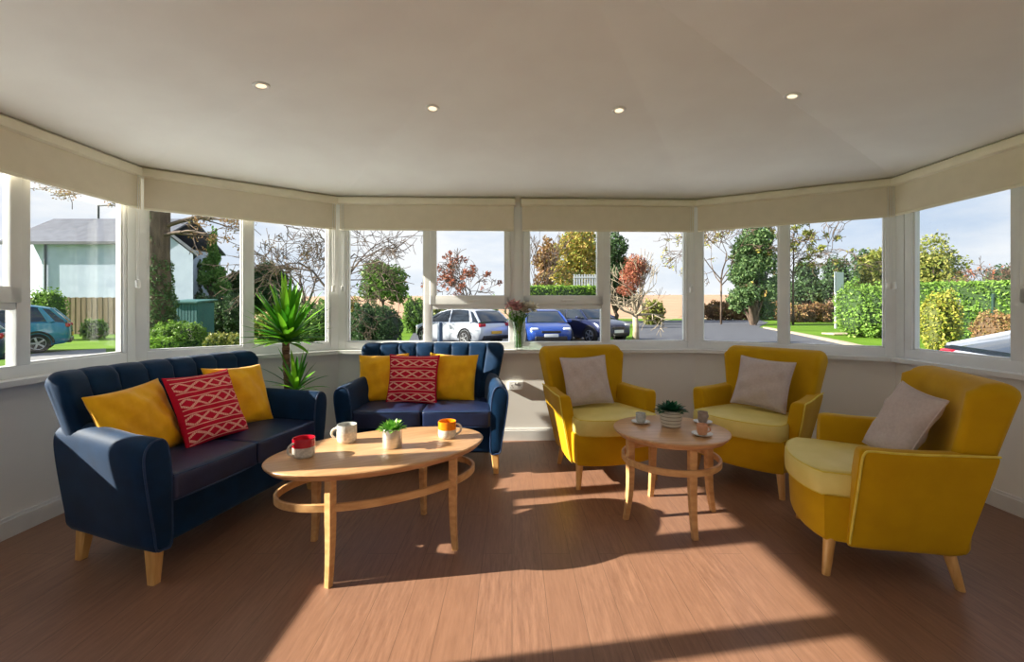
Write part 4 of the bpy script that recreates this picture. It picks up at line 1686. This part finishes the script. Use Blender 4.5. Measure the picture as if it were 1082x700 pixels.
# wooden fence
FY = 25.0
fx0, fx1 = gx(22, FY), gx(150, FY)
fn = thing('wooden_fence', 'weathered brown board fence in front of the white house', 'fence', (fx0, FY, ZG))
mb = MB()
k, x = 0, 0.0
fh = gz(314.5, FY) - ZG
while x < fx1 - fx0:
    mb.box(x, x + .145, -.01 - .012 * (k % 2), .012, .05, fh + .015 * ((k * 7) % 3 - 1))
    x += .15
    k += 1
mb.build('board_panel', M['fence'], fn, 0)
mb = MB()
mb.box(0, fx1 - fx0, .012, .05, .4, .5).box(0, fx1 - fx0, .012, .05, fh - .35, fh - .25)
mb.build('rail', M['fence'], fn, 0)
# shed
SY = 23.0
sx0, sx1 = gx(179, SY), gx(208.5, SY)
sh = thing('garden_shed', 'low teal garden shed beside the ivy covered trunk', 'shed', (sx0, SY, ZG))
hz = gz(320, SY) - ZG
mb = MB()
mb.box(0, sx1 - sx0, 0, 1.3, 0, hz)
for q in range(9):
    xx = (sx1 - sx0) * q / 9
    mb.box(xx + .02, xx + (sx1 - sx0) / 9 - .02, -.018, 0, .03, hz - .03)
mb.build('wall', M['shed'], sh, 0)
mb = MB()
mb.loft([[(xx, -.15, hz - .02), (xx, 1.45, hz + .14), (xx, 1.45, hz + .20), (xx, -.15, hz + .06)] for xx in (-.1, sx1 - sx0 + .1)])
mb.build('roof', flat('shed_roof', srgb(54, 104, 102), .5), sh, 0)
# street lamp behind the house
LY = 40.0
lp = thing('street_lamp', 'thin dark street lamp rising behind the white house roof', 'street lamp', (gx(104, LY), LY, ZG))
zl = gz(217.5, LY) - ZG
mb = MB()
mb.tube([(0, 0, 0), (0, 0, zl)], [.11, .08], 8)
mb.build('pole', M['fascia'], lp)
mb = MB()
mb.tube([(0, 0, zl), (1.2, 0, zl + .03), (1.7, 0, zl + .02)], .06, 6)
mb.rbox((2.0, 0, zl), (.35, .12, .07), .04, k=1, es=2)
mb.build('lamp_head', M['fascia'], lp)

# ---- left planting
bush('leafy green shrub at the fence end, above the teal car', 50, 21, 305, 34, 'hedge', 1600, seed=1)
bush('low dark shrub at the foot of the fence, right of the teal car', 100, 22, 338, 24, 'green', 900, seed=2, core='core_d')
# ivy clad trunk
IY = 17.5
iv = thing('tree', 'thick ivy covered tree trunk close outside the angled left window', 'tree', (gx(168, IY), IY, ZG))
mb = MB()
mb.tube([(0, 0, 0), (.02, 0, 1.5), (-.03, 0, 3.6), (.05, 0, 6.5), (0, 0, 9)], [.52, .42, .38, .34, .28], 14)
tips = []
rng = random.Random(4)
for (p, dvec, L) in (((.1, 0, 4.6), (.8, -.2, .25), 1.7), ((.05, 0, 5.4), (.75, .3, .3), 1.9), ((0, 0, 5.0), (-.8, -.1, .4), 1.6), ((0, 0, 7), (.5, .2, .6), 2.0), ((0, 0, 4.3), (.7, -.4, .05), 1.4)):
    branches(mb, p, Vector(dvec).normalized(), L, .09, 3, rng, tips, .5, -.02, (2, 3), .012)
mb.build('trunk', M['bark'], iv, smooth=180, recalc=False)
foliage('ivy', [((0, 0, .6), (.62, .62, .9)), ((.05, 0, 1.6), (.55, .55, 1.0)), ((-.1, 0, 2.7), (.52, .5, 1.0)), ((-.2, 0, 3.8), (.34, .42, 1.1)), ((-.2, 0, 5.0), (.28, .4, 1.0))], 6400, .075, LM['ivy'], iv, 8, shell=.8)
rg = random.Random(9)
foliage('foliage', [(tuple(tips[rg.randrange(len(tips))]), (.3, .3, .22)) for _ in range(60)], 1000, .075, LM['brown'], iv, 9, shell=.1)
bush('bright rounded shrub at the foot of the ivy covered trunk', 190, 17, 339.5, 54, 'hedge', 3000, seed=3, nb=5)
blob_tree('slim pale green conifer behind the teal shed', 225, 32, 243, 345, 40, 'conifer', 4200, seed=4, nb=14, crown_from=.30, core='core_g', name='conifer', dense=.5, cone=.8)
bush('dark overgrown shrubbery at the back of the left lawn', 236, 27, 312, 66, 'dark', 4200, seed=5, core='core_d', nb=6, depth=1.6)
blob_tree('dark evergreen right of the slim conifer', 250, 36, 286, 345, 30, 'dark', 2600, seed=6, core='core_d', crown_from=.15)
blob_tree('dark narrow evergreen against the white gable', 209, 33, 270, 345, 14, 'dark', 1300, seed=7, core='core_d', crown_from=.1)
blob_tree('rounded dark tree behind the yucca leaves', 285, 36, 276, 345, 42, 'dark', 3400, seed=8, core='core_d', crown_from=.2)
blob_tree('grey green tree filling the gap right of the white gable', 262, 42, 288, 345, 40, 'olive', 2600, seed=61, core='core_d', crown_from=.2)
bare_tree('leafless tree with fine twigs behind the yucca', 322, 19, 236, seed=12, depth=6, spread=.55, up=.06, trunk_h=.32, r0=.017, L0=.22, minr=.009, leaf='brown', nleaf=260)
bush('mixed green shrubs outside the angled window right of the yucca', 330, 17.5, 318, 52, 'green', 4200, seed=13, nb=5, core='core_g')
bush('olive shrub left of the leafless tree on the lawn', 283, 21, 331, 34, 'olive', 1500, seed=14, core='core_g', nb=4)
bush('low grey green ground cover beside the lawn stones', 240, 15.5, 353, 46, 'olive', 1500, seed=15, nb=7, depth=.4)
bush('tiny green tuft by the sill in front of the ivy trunk', 170, 15, 356, 26, 'lime', 700, seed=16, nb=3, depth=.4)
# centre left pane
bare_tree('leafless tree whose long twigs cross the pane behind the small sofa', 352, 14, 214, seed=21, depth=6, spread=.75, up=-.02, trunk_h=.42, r0=.016, L0=.25, minr=.008, rmul=1.2)
blob_tree('small round green tree at the edge of the brown field', 404, 34, 279, 345, 56, 'green', 3600, seed=22, crown_from=.45, dense=.45)
bush('large dark rounded hedge behind the small blue sofa', 396, 15.5, 322, 62, 'dark', 5200, seed=23, core='core_d', nb=4, depth=1.4)
bush('lime green shrub beside the silver hatchback', 440, 27, 313, 30, 'green', 1500, seed=24, nb=4)
bush('orange tipped shrub at the left end of the dark hedge', 372, 17, 316, 16, 'autumn', 800, seed=25, nb=3, core='core_y')
# behind the cars
bare_tree('sparse autumn tree with orange leaves behind the silver hatchback', 495, 25, 256, seed=31, depth=6, spread=.62, up=.04, trunk_h=.34, r0=.014, L0=.20, minr=.012, leaf='orange', nleaf=520, lsize=.13)
bush('green bush just left of the central window post', 518, 32, 312, 18, 'lime', 700, seed=32, nb=3)
for k, (px, w, tp, lf) in enumerate(((462, 34, 316, 'olive'), (484, 30, 319, 'green'), (506, 26, 318, 'olive'))):
    bush(['low olive bush on the skyline left of the orange tree', 'low green bush on the skyline under the orange tree', 'low olive bush on the skyline right of the orange tree'][k], px, 48, tp, w, lf, 700, seed=33 + k, nb=4, core='core_y')
blob_tree('tall yellow green tree right of the central window post', 612, 46, 232, 335, 58, 'autumn', 5200, seed=41, core=None, crown_from=.2, nb=11)
blob_tree('pale autumn tree left of the yellow green tree', 580, 50, 250, 335, 40, 'brown', 2000, seed=42, core=None, crown_from=.15, nb=9)
blob_tree('dark green tree behind the small red tree', 650, 52, 240, 335, 44, 'dark', 3600, seed=43, core=None, crown_from=.1, nb=9)
bare_tree('leafless pale tree beside the central window post', 566, 44, 236, seed=44, depth=5, spread=.4, up=.2, trunk_h=.2, r0=.010, L0=.25, minr=.02)
hx = gx(556, 33), gx(640, 33)
hedge('bright green clipped hedge behind the dark blue cars', hx[0], 33, hx[1], 33.5, gz(303.5, 33) - ZG, 1.2, 'lime', 5200, seed=45, lsize=.14)
# white slatted railing by that hedge
RY = 35.5
rw = thing('white_railing', 'white slatted railing standing above the bright hedge', 'railing', (gx(606, RY), RY, ZG))
ww = gx(632, RY) - gx(606, RY)
M['white_paint'] = flat('white_outdoor_paint', srgb(190, 194, 198), .6)
za, zb_ = gz(304, RY) - ZG, gz(290, RY) - ZG
mb = MB()
for q in range(10):
    xx = ww * q / 9.5
    mb.box(xx, xx + ww / 16, -.03, .03, 0, zb_ - .03 * (q % 2))
mb.build('slats', M['white_paint'], rw, 0)
mb = MB()
mb.box(0, ww, -.05, -.03, zb_ - .30, zb_ - .18).box(0, ww, -.05, -.03, za, za + .12)
mb.build('rail', M['white_paint'], rw, 0)
# small red tree with a pale trunk
RT = 18.5
rt = thing('tree', 'small red leaved tree with a pale trunk and bare drooping twigs', 'tree', (gx(671.5, RT), RT, ZG))
mb = MB()
mb.tube([(0, 0, 0), (.02, 0, .6), (-.02, 0, 1.25)], [.16, .125, .11], 10)
rng = random.Random(52)
tips = []
for k in range(9):
    a = 2 * PI * k / 9 + rng.uniform(-.2, .2)
    branches(mb, (-.02, 0, 1.2), Vector((math.cos(a), math.sin(a), rng.uniform(.0, .9))).normalized(), .75, .05, 3, rng, tips, .6, .15 if k % 2 else -.15, (2, 3), .009)
for k in range(4):
    branches(mb, (-.02, 0, 1.25), Vector((rng.uniform(-.3, .3), rng.uniform(-.3, .3), 1)).normalized(), .95, .05, 4, rng, tips, .45, .2, (2, 3), .010)
mb.build('trunk', M['bark_pale'], rt, smooth=180, recalc=False)
z_ = lambda py: gz(py, RT) - ZG
foliage('foliage', [((-.05, 0, z_(280)), (.42, .45, .42)), ((-.2, 0, z_(292)), (.48, .5, .40)), ((.25, 0, z_(283)), (.34, .4, .34)), ((-.35, 0, z_(306)), (.40, .4, .30)), ((.1, 0, z_(298)), (.3, .3, .3))], 1900, .068, LM['red'], rt, 53, shell=.2)
bush('dark bare hedge at the field gate behind the red tree', 690, 40, 318, 26, 'olive', 900, seed=54, nb=4, core='core_b')
# ---- right hand trees
IT = 39.0
blob_tree('tall ivy covered roadside tree behind the corner yellow chair', 796, IT, 228, 335, 52, 'ivy', 7500, seed=62, core='core_g', crown_from=-.02, nb=14, dense=.5, lsize=.22)
bare_tree('half bare tree with yellowing leaves left of the ivy covered roadside tree', 762, 41, 224, seed=63, depth=6, spread=.7, up=.0, trunk_h=.4, r0=.010, L0=.24, minr=.02, leaf='autumn', nleaf=520, lsize=.18)
bare_tree('half bare tree with long boughs right of the ivy covered roadside tree', 838, 40, 222, seed=64, depth=6, spread=.75, up=-.02, trunk_h=.45, r0=.010, L0=.22, minr=.022, leaf='olive', nleaf=1000, lsize=.2)
bush('brown roadside hedge below the ivy covered tree', 790, 55, 318, 112, 'brown', 3000, seed=65, nb=9, core='core_b', depth=1.2)
bush('brown and green roadside hedge left of the sign posts', 860, 47, 321, 74, 'brown', 2200, seed=66, nb=8, core='core_b', depth=1)
for k, (px, w, tp, lf, Yd) in enumerate(((852, 40, 274, 'dark', 95), (884, 40, 268, 'dark', 100), (918, 46, 262, 'dark', 90), (950, 50, 268, 'dark', 98), (1000, 54, 285, 'dark', 92), (1060, 54, 283, 'dark', 96), (826, 30, 284, 'dark', 110))):
    blob_tree(['dark distant tree left of the sign posts', 'dark distant tree above the sign posts', 'tall dark distant tree right of the sign posts', 'dark distant tree behind the corner post of the right wall', 'dark distant tree above the fenced hedge', 'dark distant tree at the far right above the fenced hedge', 'dark distant tree just right of the ivy covered roadside tree'][k],
              px, Yd, tp, 330, w, lf, 1500, seed=70 + k, core='core_d', crown_from=.08, lsize=.5, group='dark trees on the skyline')
blob_tree('olive tree above the right hand laurel hedge', 930, 40, 262, 335, 54, 'olive', 3200, seed=80, crown_from=.1, core='core_y')
blob_tree('spreading olive brown tree at the left of the right wall window', 985, 36, 247, 335, 58, 'olive', 3400, seed=81, crown_from=.3, core=None, nb=10)
bare_tree('leafless tree with a few red leaves above the fenced hedge', 1046, 24, 262, seed=82, depth=6, spread=.6, up=.05, trunk_h=.35, r0=.012, L0=.2, minr=.012, leaf='red', nleaf=160, lsize=.1)
bush('big laurel hedge right of the white sign posts', 922, 23, 296, 66, 'hedge', 5200, seed=83, nb=5, depth=1.5, core='core_g')
p0, p1 = (gx(955, 22), 22.0), (gx(1092, 19), 19.0)
hedge('long green hedge behind the mesh fence on the right', p0[0], p0[1], p1[0], p1[1], gz(301, 21) - ZG, 1.3, 'hedge', 9000, seed=84, lsize=.10)
bush('yellow leaved shrub in front of the mesh fence on the right', 995, 15.5, 306, 36, 'yellow', 3200, seed=85, nb=4, core='core_y')
bush('clipped russet hedge above the silver car on the right', 1054, 13.5, 330.5, 48, 'brown', 3000, seed=86, nb=4, core='core_b', depth=.7, name='hedge', cat='hedge')
# mesh fence: posts and wires
M['fence_green'] = flat('green_fence_steel', srgb(30, 62, 52), .5)
mf = thing('mesh_fence', 'dark green mesh fence with steel posts on the right lawn', 'fence', (gx(966, 17.5), 17.5, ZG))
bx_ = gx(1092, 16.0) - gx(966, 17.5)
hf = gz(311, 17) - ZG
for k in range(4):
    q = k / 3 * 1.02
    mb = MB()
    mb.bbox(bx_ * q - .035, bx_ * q + .035, -1.5 * q - .035, -1.5 * q + .035, 0, hf, .008)
    mb.build('post', M['fence_green'], mf)
mb = MB()
for r_ in range(6):
    zz = .1 + (hf - .2) * r_ / 5
    mb.tube([(0, 0, zz), (bx_, -1.5, zz)], .0035, 4)
for r_ in range(24):
    q = r_ / 23
    mb.tube([(bx_ * q, -1.5 * q, .08), (bx_ * q, -1.5 * q, hf - .05)], .0025, 4)
mb.build('mesh_panel', M['fence_green'], mf)
sg = thing('notice_board', 'small white and green notice fixed to the mesh fence', 'sign', (gx(1010.5, 16.6), 16.6, gz(331, 16.6)))
mb = MB()
mb.bbox(-.15, .15, -.012, .012, 0, .50, .006)
mb.build('board', M['white_paint'], sg)
mb = MB()
mb.box(-.15, -.03, -.016, -.0125, .02, .48)
mb.build('green_band', flat('sign_green', srgb(40, 140, 110), .5), sg, 0)
# sign on two posts
SG = 33.0
ps = thing('post_sign', 'blank pale sign board on two tall white posts beside the road', 'sign', (gx(886.5, SG), SG, ZG))
hs = gz(287.5, SG) - ZG
for px, dy in ((883, 0), (894, .5)):
    mb = MB()
    mb.bbox(gx(px, SG) - gx(886.5, SG) - .06, gx(px, SG) - gx(886.5, SG) + .06, dy - .06, dy + .06, 0, hs, .01)
    mb.build('post', M['white_paint'], ps)
mb = MB()
a_, b_ = gx(881, SG) - gx(886.5, SG), gx(896, SG) - gx(886.5, SG)
mb.prism([(a_, -.09), (b_, .42), (b_, .46), (a_, -.05)], gz(309, SG) - ZG, hs)
mb.build('board', flat('pale_sign', srgb(196, 204, 216), .5), ps, 0)
# flat stone in the grass, small sapling post
st = MB()
st.rbox((0, 0, .05), (1.1, .5, .05), .04, k=2, es=2)
o = st.build('manhole_slab', M['kerb'])
o.location = (gpt(895, 354)[0], gpt(895, 354)[1], ZG)
tag(o, 'pale flat stone slab set in the lawn right of the sign posts', 'slab')

# ---- cars
M['tyre'] = flat('tyre_rubber', srgb(26, 26, 28), .8)
M['alloy'] = flat('alloy_wheel', srgb(176, 178, 184), .3, metallic=.8)
M['car_glass'] = flat('dark_car_glass', srgb(30, 38, 48), .06, spec=.8)
M['car_black'] = flat('black_car_trim', srgb(24, 24, 28), .45)
M['lens_red'] = flat('red_lens', srgb(176, 20, 40), .2)
M['lens_white'] = flat('clear_lens', srgb(226, 230, 236), .15)
M['plate_y'] = flat('yellow_plate', srgb(228, 176, 60), .5)
M['plate_w'] = flat('white_plate', srgb(224, 226, 228), .5)


def make_car(label, loc, heading, paint, L=4.0, W=1.76, H=1.48, suv=False, group=None, fast=False, z0=ZG + .02):
    """heading: unit (x, y) the front points to"""
    t = thing('car', label, 'car', (loc[0], loc[1], z0), math.atan2(heading[1], heading[0]), group)
    k = L / 4.0
    hb = H / 1.48
    st = [(-2.0, .62, .42, .72), (-1.97, .76, .34, .86), (-1.85, .84, .26, .95), (-1.5, .875, .21, .97), (-.6, .88, .20, .94), (.5, .88, .20, .93), (1.0, .88, .21, .93), (1.35, .87, .23, .88), (1.7, .83, .26, .80), (1.90, .75, .30, .72), (1.98, .66, .36, .66), (2.0, .56, .42, .60)]
    ws = W / 1.76
    rings = []
    for x, w, a, b in st:
        w *= ws
        a, b = a * hb, b * hb
        m_ = lerp(a, b, .55)
        half = [(w * .55, a), (w * .93, a + .01), (w, a + .10), (w, m_), (w * .985, b - .06), (w * .90, b - .005), (w * .5, b + .012)]
        rings.append([(x * k, y, z) for y, z in half] + [(x * k, -y, z) for y, z in reversed(half)])
    mb = MB()
    mb.loft(rings)
    mb.build('body', paint, t, smooth=45)
    # glasshouse
    zb = .92 * hb
    gh = [(-1.93, .97), (-1.72, 1.18), (-1.50, 1.38), (-1.1, 1.455), (-.5, 1.475), (.05, 1.44), (.35, 1.36), (.75, 1.14), (1.12, .95)]
    if suv:
        gh = [(-1.93, 1.00), (-1.85, 1.25), (-1.70, 1.43), (-1.2, 1.475), (-.5, 1.48), (.1, 1.45), (.4, 1.36), (.72, 1.16), (1.05, .96)]

    ir = 2
    if fast:
        ir = 3
        gh = [(-1.93, .97), (-1.5, 1.09), (-1.1, 1.22), (-.75, 1.34), (-.3, 1.45), (.05, 1.44), (.35, 1.36), (.75, 1.14), (1.12, .95)]

    def wt(z):
        return (.80 - (z - .92) * .36) * ws
    mb = MB()
    rings = []
    for x, z in gh:
        zz = z * hb
        rings.append([(x * k, .80 * ws, zb - .02), (x * k, lerp(.80 * ws, wt(z), .5) + .015, lerp(zb, zz, .5)), (x * k, wt(z), zz - .03), (x * k, wt(z) * .8, zz), (x * k, -wt(z) * .8, zz), (x * k, -wt(z), zz - .03), (x * k, -lerp(.80 * ws, wt(z), .5) - .015, lerp(zb, zz, .5)), (x * k, -.80 * ws, zb - .02)])
    mb.loft(rings)
    mb.build('windows', M['car_glass'], t, smooth=45)
    mb = MB()
    rings = []
    for x, z in gh[ir:7]:
        zz = z * hb
        rings.append([(x * k, wt(z) + .015, zz - .045), (x * k, wt(z) + .012, zz - .02), (x * k, wt(z) * .8, zz + .014), (x * k, -wt(z) * .8, zz + .014), (x * k, -wt(z) - .012, zz - .02), (x * k, -wt(z) - .015, zz - .045)])
    mb.loft(rings)
    mb.build('roof', paint, t, smooth=45)
    mb = MB()
    for s in (-1, 1):
        mb.tube([(gh[6][0] * k, s * wt(gh[6][1]), gh[6][1] * hb - .02), (gh[7][0] * k, s * (wt(gh[7][1]) + .01), gh[7][1] * hb), (gh[8][0] * k, s * .79 * ws, zb)], .035, 6)
        mb.tube([(-.25 * k, s * (wt(1.46) + .005), 1.42 * hb), (-.30 * k, s * .81 * ws, zb - .02)], .035, 6)
        mb.tube([(gh[2][0] * k + .25, s * (wt(1.40) + .0), 1.38 * hb), (gh[2][0] * k - .05, s * .80 * ws, zb)], [.05, .10], 6)
        mb.tube([(gh[2][0] * k, s * wt(gh[2][1]), gh[2][1] * hb - .02), (gh[0][0] * k + .02, s * .77 * ws, zb + .02)], .045, 6)
    mb.build('pillars', paint, t)
    rr = .315 if not suv else .345
    for x in (-1.22, 1.28):
        for s in (-1, 1):
            mb = MB()
            mb.lathe([(rr * .62, -.10), (rr * .92, -.105), (rr, -.085), (rr, .085), (rr * .92, .105), (rr * .62, .10)], 28, cap0=True, cap1=True)
            mb.xf(Matrix.Translation((x * k, s * (.80 * ws), rr)) @ Matrix.Rotation(PI / 2, 4, 'X'))
            wv = mb.build('wheel', M['tyre'], t)
            mb = MB()
            mb.lathe([(rr * .60, -.108), (rr * .64, -.112), (rr * .66, -.104)], 28, cap0=False, cap1=False)
            mb.lathe([(rr * .16, -.10), (rr * .14, -.118), (.001, -.12)], 16, cap0=False)
            for q in range(5):
                a = 2 * PI * q / 5
                st_ = len(mb.v)
                mb.bbox(rr * .10, rr * .63, -rr * .085, rr * .085, -.118, -.100, .006)
                mb.xf(Matrix.Rotation(a, 4, 'Z'), st_)
            mb.xf(Matrix.Translation((x * k, s * (.80 * ws), rr)) @ Matrix.Rotation(PI / 2 * s, 4, 'X'))
            mb.build('rim', M['alloy'], wv)
            mb = MB()
            arch = [(x * k + (rr + .055) * math.cos(a), s * (.875 * ws), rr + (rr + .055) * math.sin(a)) for a in [PI * i / 14 for i in range(15)]]
            mb.tube(arch, .035, 6)
            mb.build('wheel_arch', M['car_black'], t)
    # lamps, plates, bumpers
    for s in (-1, 1):
        mb = MB()
        mb.rbox((1.83 * k, s * .60 * ws, .70 * hb), (.13, .15, .055), .05, k=2, es=3)
        mb.build('headlamp', M['lens_white'], t)
        mb = MB()
        mb.rbox((-1.93 * k, s * .66 * ws, .84 * hb), (.07, .15, .065), .04, k=2, es=3)
        mb.build('tail_lamp', M['lens_red'], t)
        if fast and s > 0:
            mb = MB()
            mb.rbox((-1.955 * k, 0, .84 * hb), (.06, .60 * ws, .03), .025, k=3, es=3)
            mb.build('tail_light_bar', M['lens_red'], t)
        mb = MB()
        mb.rbox((.72 * k, s * .97 * ws, .98 * hb), (.08, .10, .065), .04, k=2, es=3)
        mb.build('door_mirror', paint, t)
    mb = MB()
    mb.rbox((1.93 * k, 0, .36 * hb), (.10, .60 * ws, .09), .05, k=3, es=3)
    mb.rbox((1.955 * k, 0, .60 * hb), (.06, .36 * ws, .045), .03, k=3, es=3)
    mb.build('grille', M['car_black'], t)
    mb = MB()
    mb.rbox((-1.95 * k, 0, .36 * hb), (.08, .66 * ws, .085), .05, k=3, es=3)
    mb.build('bumper', M['car_black'], t)
    mb = MB()
    mb.bbox(2.015 * k, 2.03 * k, -.26, .26, .42 * hb, .53 * hb, .004)
    mb.build('front_plate', M['plate_w'], t)
    mb = MB()
    mb.bbox(-2.05 * k, -2.02 * k, -.26, .26, .50 * hb, .61 * hb, .004)
    mb.build('rear_plate', M['plate_y'], t)
    return t


def unit(x, y):
    l = math.hypot(x, y)
    return (x / l, y / l)


P_ = lambda n_, c, mt=.3: noise_mat(n_, c, c, 4, .3, metallic=mt, coat=.8)
SILVER = P_('silver_paint', srgb(196, 202, 214), .4)
make_car('teal hatchback parked on the left lawn edge in front of the fence', (-16.96, 14.7), unit(-.75, -.66), P_('teal_paint', srgb(14, 120, 152), .2), L=3.9, H=1.58)
make_car('navy car at the far left, glimpsed through the low pane beside the blind cord', (-13.75, 9.62), unit(-.75, -.66), P_('dark_navy_paint', srgb(24, 40, 84), .2), L=4.2)
make_car('silver hatchback seen from behind through the pane left of the vase', (gx(486, 18.8), 18.8), unit(-.72, .69), SILVER, L=4.3, H=1.46)
make_car('blue car facing the room right behind the vase', (gx(572, 18.5), 18.5), unit(.12, -1), P_('blue_paint', srgb(26, 66, 150), .25), L=4.0, H=1.47)
make_car('dark blue sport utility car behind the middle yellow chair', (gx(618, 19.8), 20.2), unit(.55, -.83), P_('midnight_paint', srgb(26, 36, 74), .25), L=4.2, W=1.82, H=1.62, suv=True)
make_car('silver car close outside the right wall window, tail towards the lawn', (8.04, 5.28), unit(.93, -.36), SILVER, L=4.2, H=1.44, fast=True)
# dark bollard in front of the silver hatchback
bo = thing('bollard', 'dark blue bollard in front of the silver hatchback', 'bollard', (gx(465, 13), 13, ZG))
mb = MB()
mb.lathe([(.07, 0), (.075, .02), (.075, gz(343, 13) - ZG), (.05, gz(341, 13) - ZG), (.001, gz(340.5, 13) - ZG)], 16)
mb.build('body', flat('bollard_blue', srgb(44, 66, 92), .5), bo)
# ================================================================== light, sky, camera
world = bpy.data.worlds.new('sky')
sc.world = world
world.use_nodes = True
wt_ = world.node_tree
wt_.nodes.clear()
N_ = wt_.nodes.new
out = N_('ShaderNodeOutputWorld')
bg = N_('ShaderNodeBackground')
bg.inputs[1].default_value = SKY_S
tc = N_('ShaderNodeTexCoord')
sx = N_('ShaderNodeSeparateXYZ')
wt_.links.new(tc.outputs['Generated'], sx.inputs[0])
cr = N_('ShaderNodeValToRGB')
e = cr.color_ramp.elements
e[0].position, e[0].color = .0, srgb(218, 226, 238)
e[1].position, e[1].color = .55, srgb(110, 158, 222)
e2 = e.new(.18)
e2.color = srgb(192, 210, 236)
wt_.links.new(sx.outputs[2], cr.inputs[0])
mp = N_('ShaderNodeMapping')
mp.inputs['Scale'].default_value = (1.6, 1.6, 5.0)
mp.inputs['Location'].default_value = (.35, .1, .2)
wt_.links.new(tc.outputs['Generated'], mp.inputs[0])
nz = N_('ShaderNodeTexNoise')
nz.inputs['Scale'].default_value = 2.0
nz.inputs['Detail'].default_value = 8
nz.inputs['Roughness'].default_value = .55
wt_.links.new(mp.outputs[0], nz.inputs['Vector'])
c2 = N_('ShaderNodeValToRGB')
c2.color_ramp.elements[0].position, c2.color_ramp.elements[1].position = .34, .60
wt_.links.new(nz.outputs[0], c2.inputs[0])
mx = N_('ShaderNodeMix')
mx.data_type = 'RGBA'
wt_.links.new(c2.outputs[0], mx.inputs[0])
wt_.links.new(cr.outputs[0], mx.inputs[6])
mx.inputs[7].default_value = srgb(246, 246, 250)
wt_.links.new(mx.outputs[2], bg.inputs[0])
wt_.links.new(bg.outputs[0], out.inputs[0])

sun = bpy.data.lights.new('sun', 'SUN')
sun.energy, sun.color, sun.angle = SUN_W, (1, .92, .80), math.radians(.6)
so = bpy.data.objects.new('sun', sun)
COL.objects.link(so)
az = math.radians(9.6)
so.rotation_euler = Vector((math.cos(az), math.sin(az), -.485)).to_track_quat('-Z', 'Y').to_euler()
so.location = (-8, -2, 6)

cd = bpy.data.cameras.new('camera')
cd.sensor_fit, cd.sensor_width, cd.lens = 'HORIZONTAL', 36, 36 * F / 1082
cd.shift_y = -(350 - HY) / 1082
cd.clip_start, cd.clip_end = .05, 600
co = bpy.data.objects.new('camera', cd)
COL.objects.link(co)
co.location, co.rotation_euler = (0, 0, EYE), (PI / 2, 0, 0)
sc.camera = co
vs_ = sc.view_settings
vs_.view_transform, vs_.look, vs_.gamma, vs_.use_curve_mapping = 'Standard', 'None', 1, False
vs_.exposure = EXPO
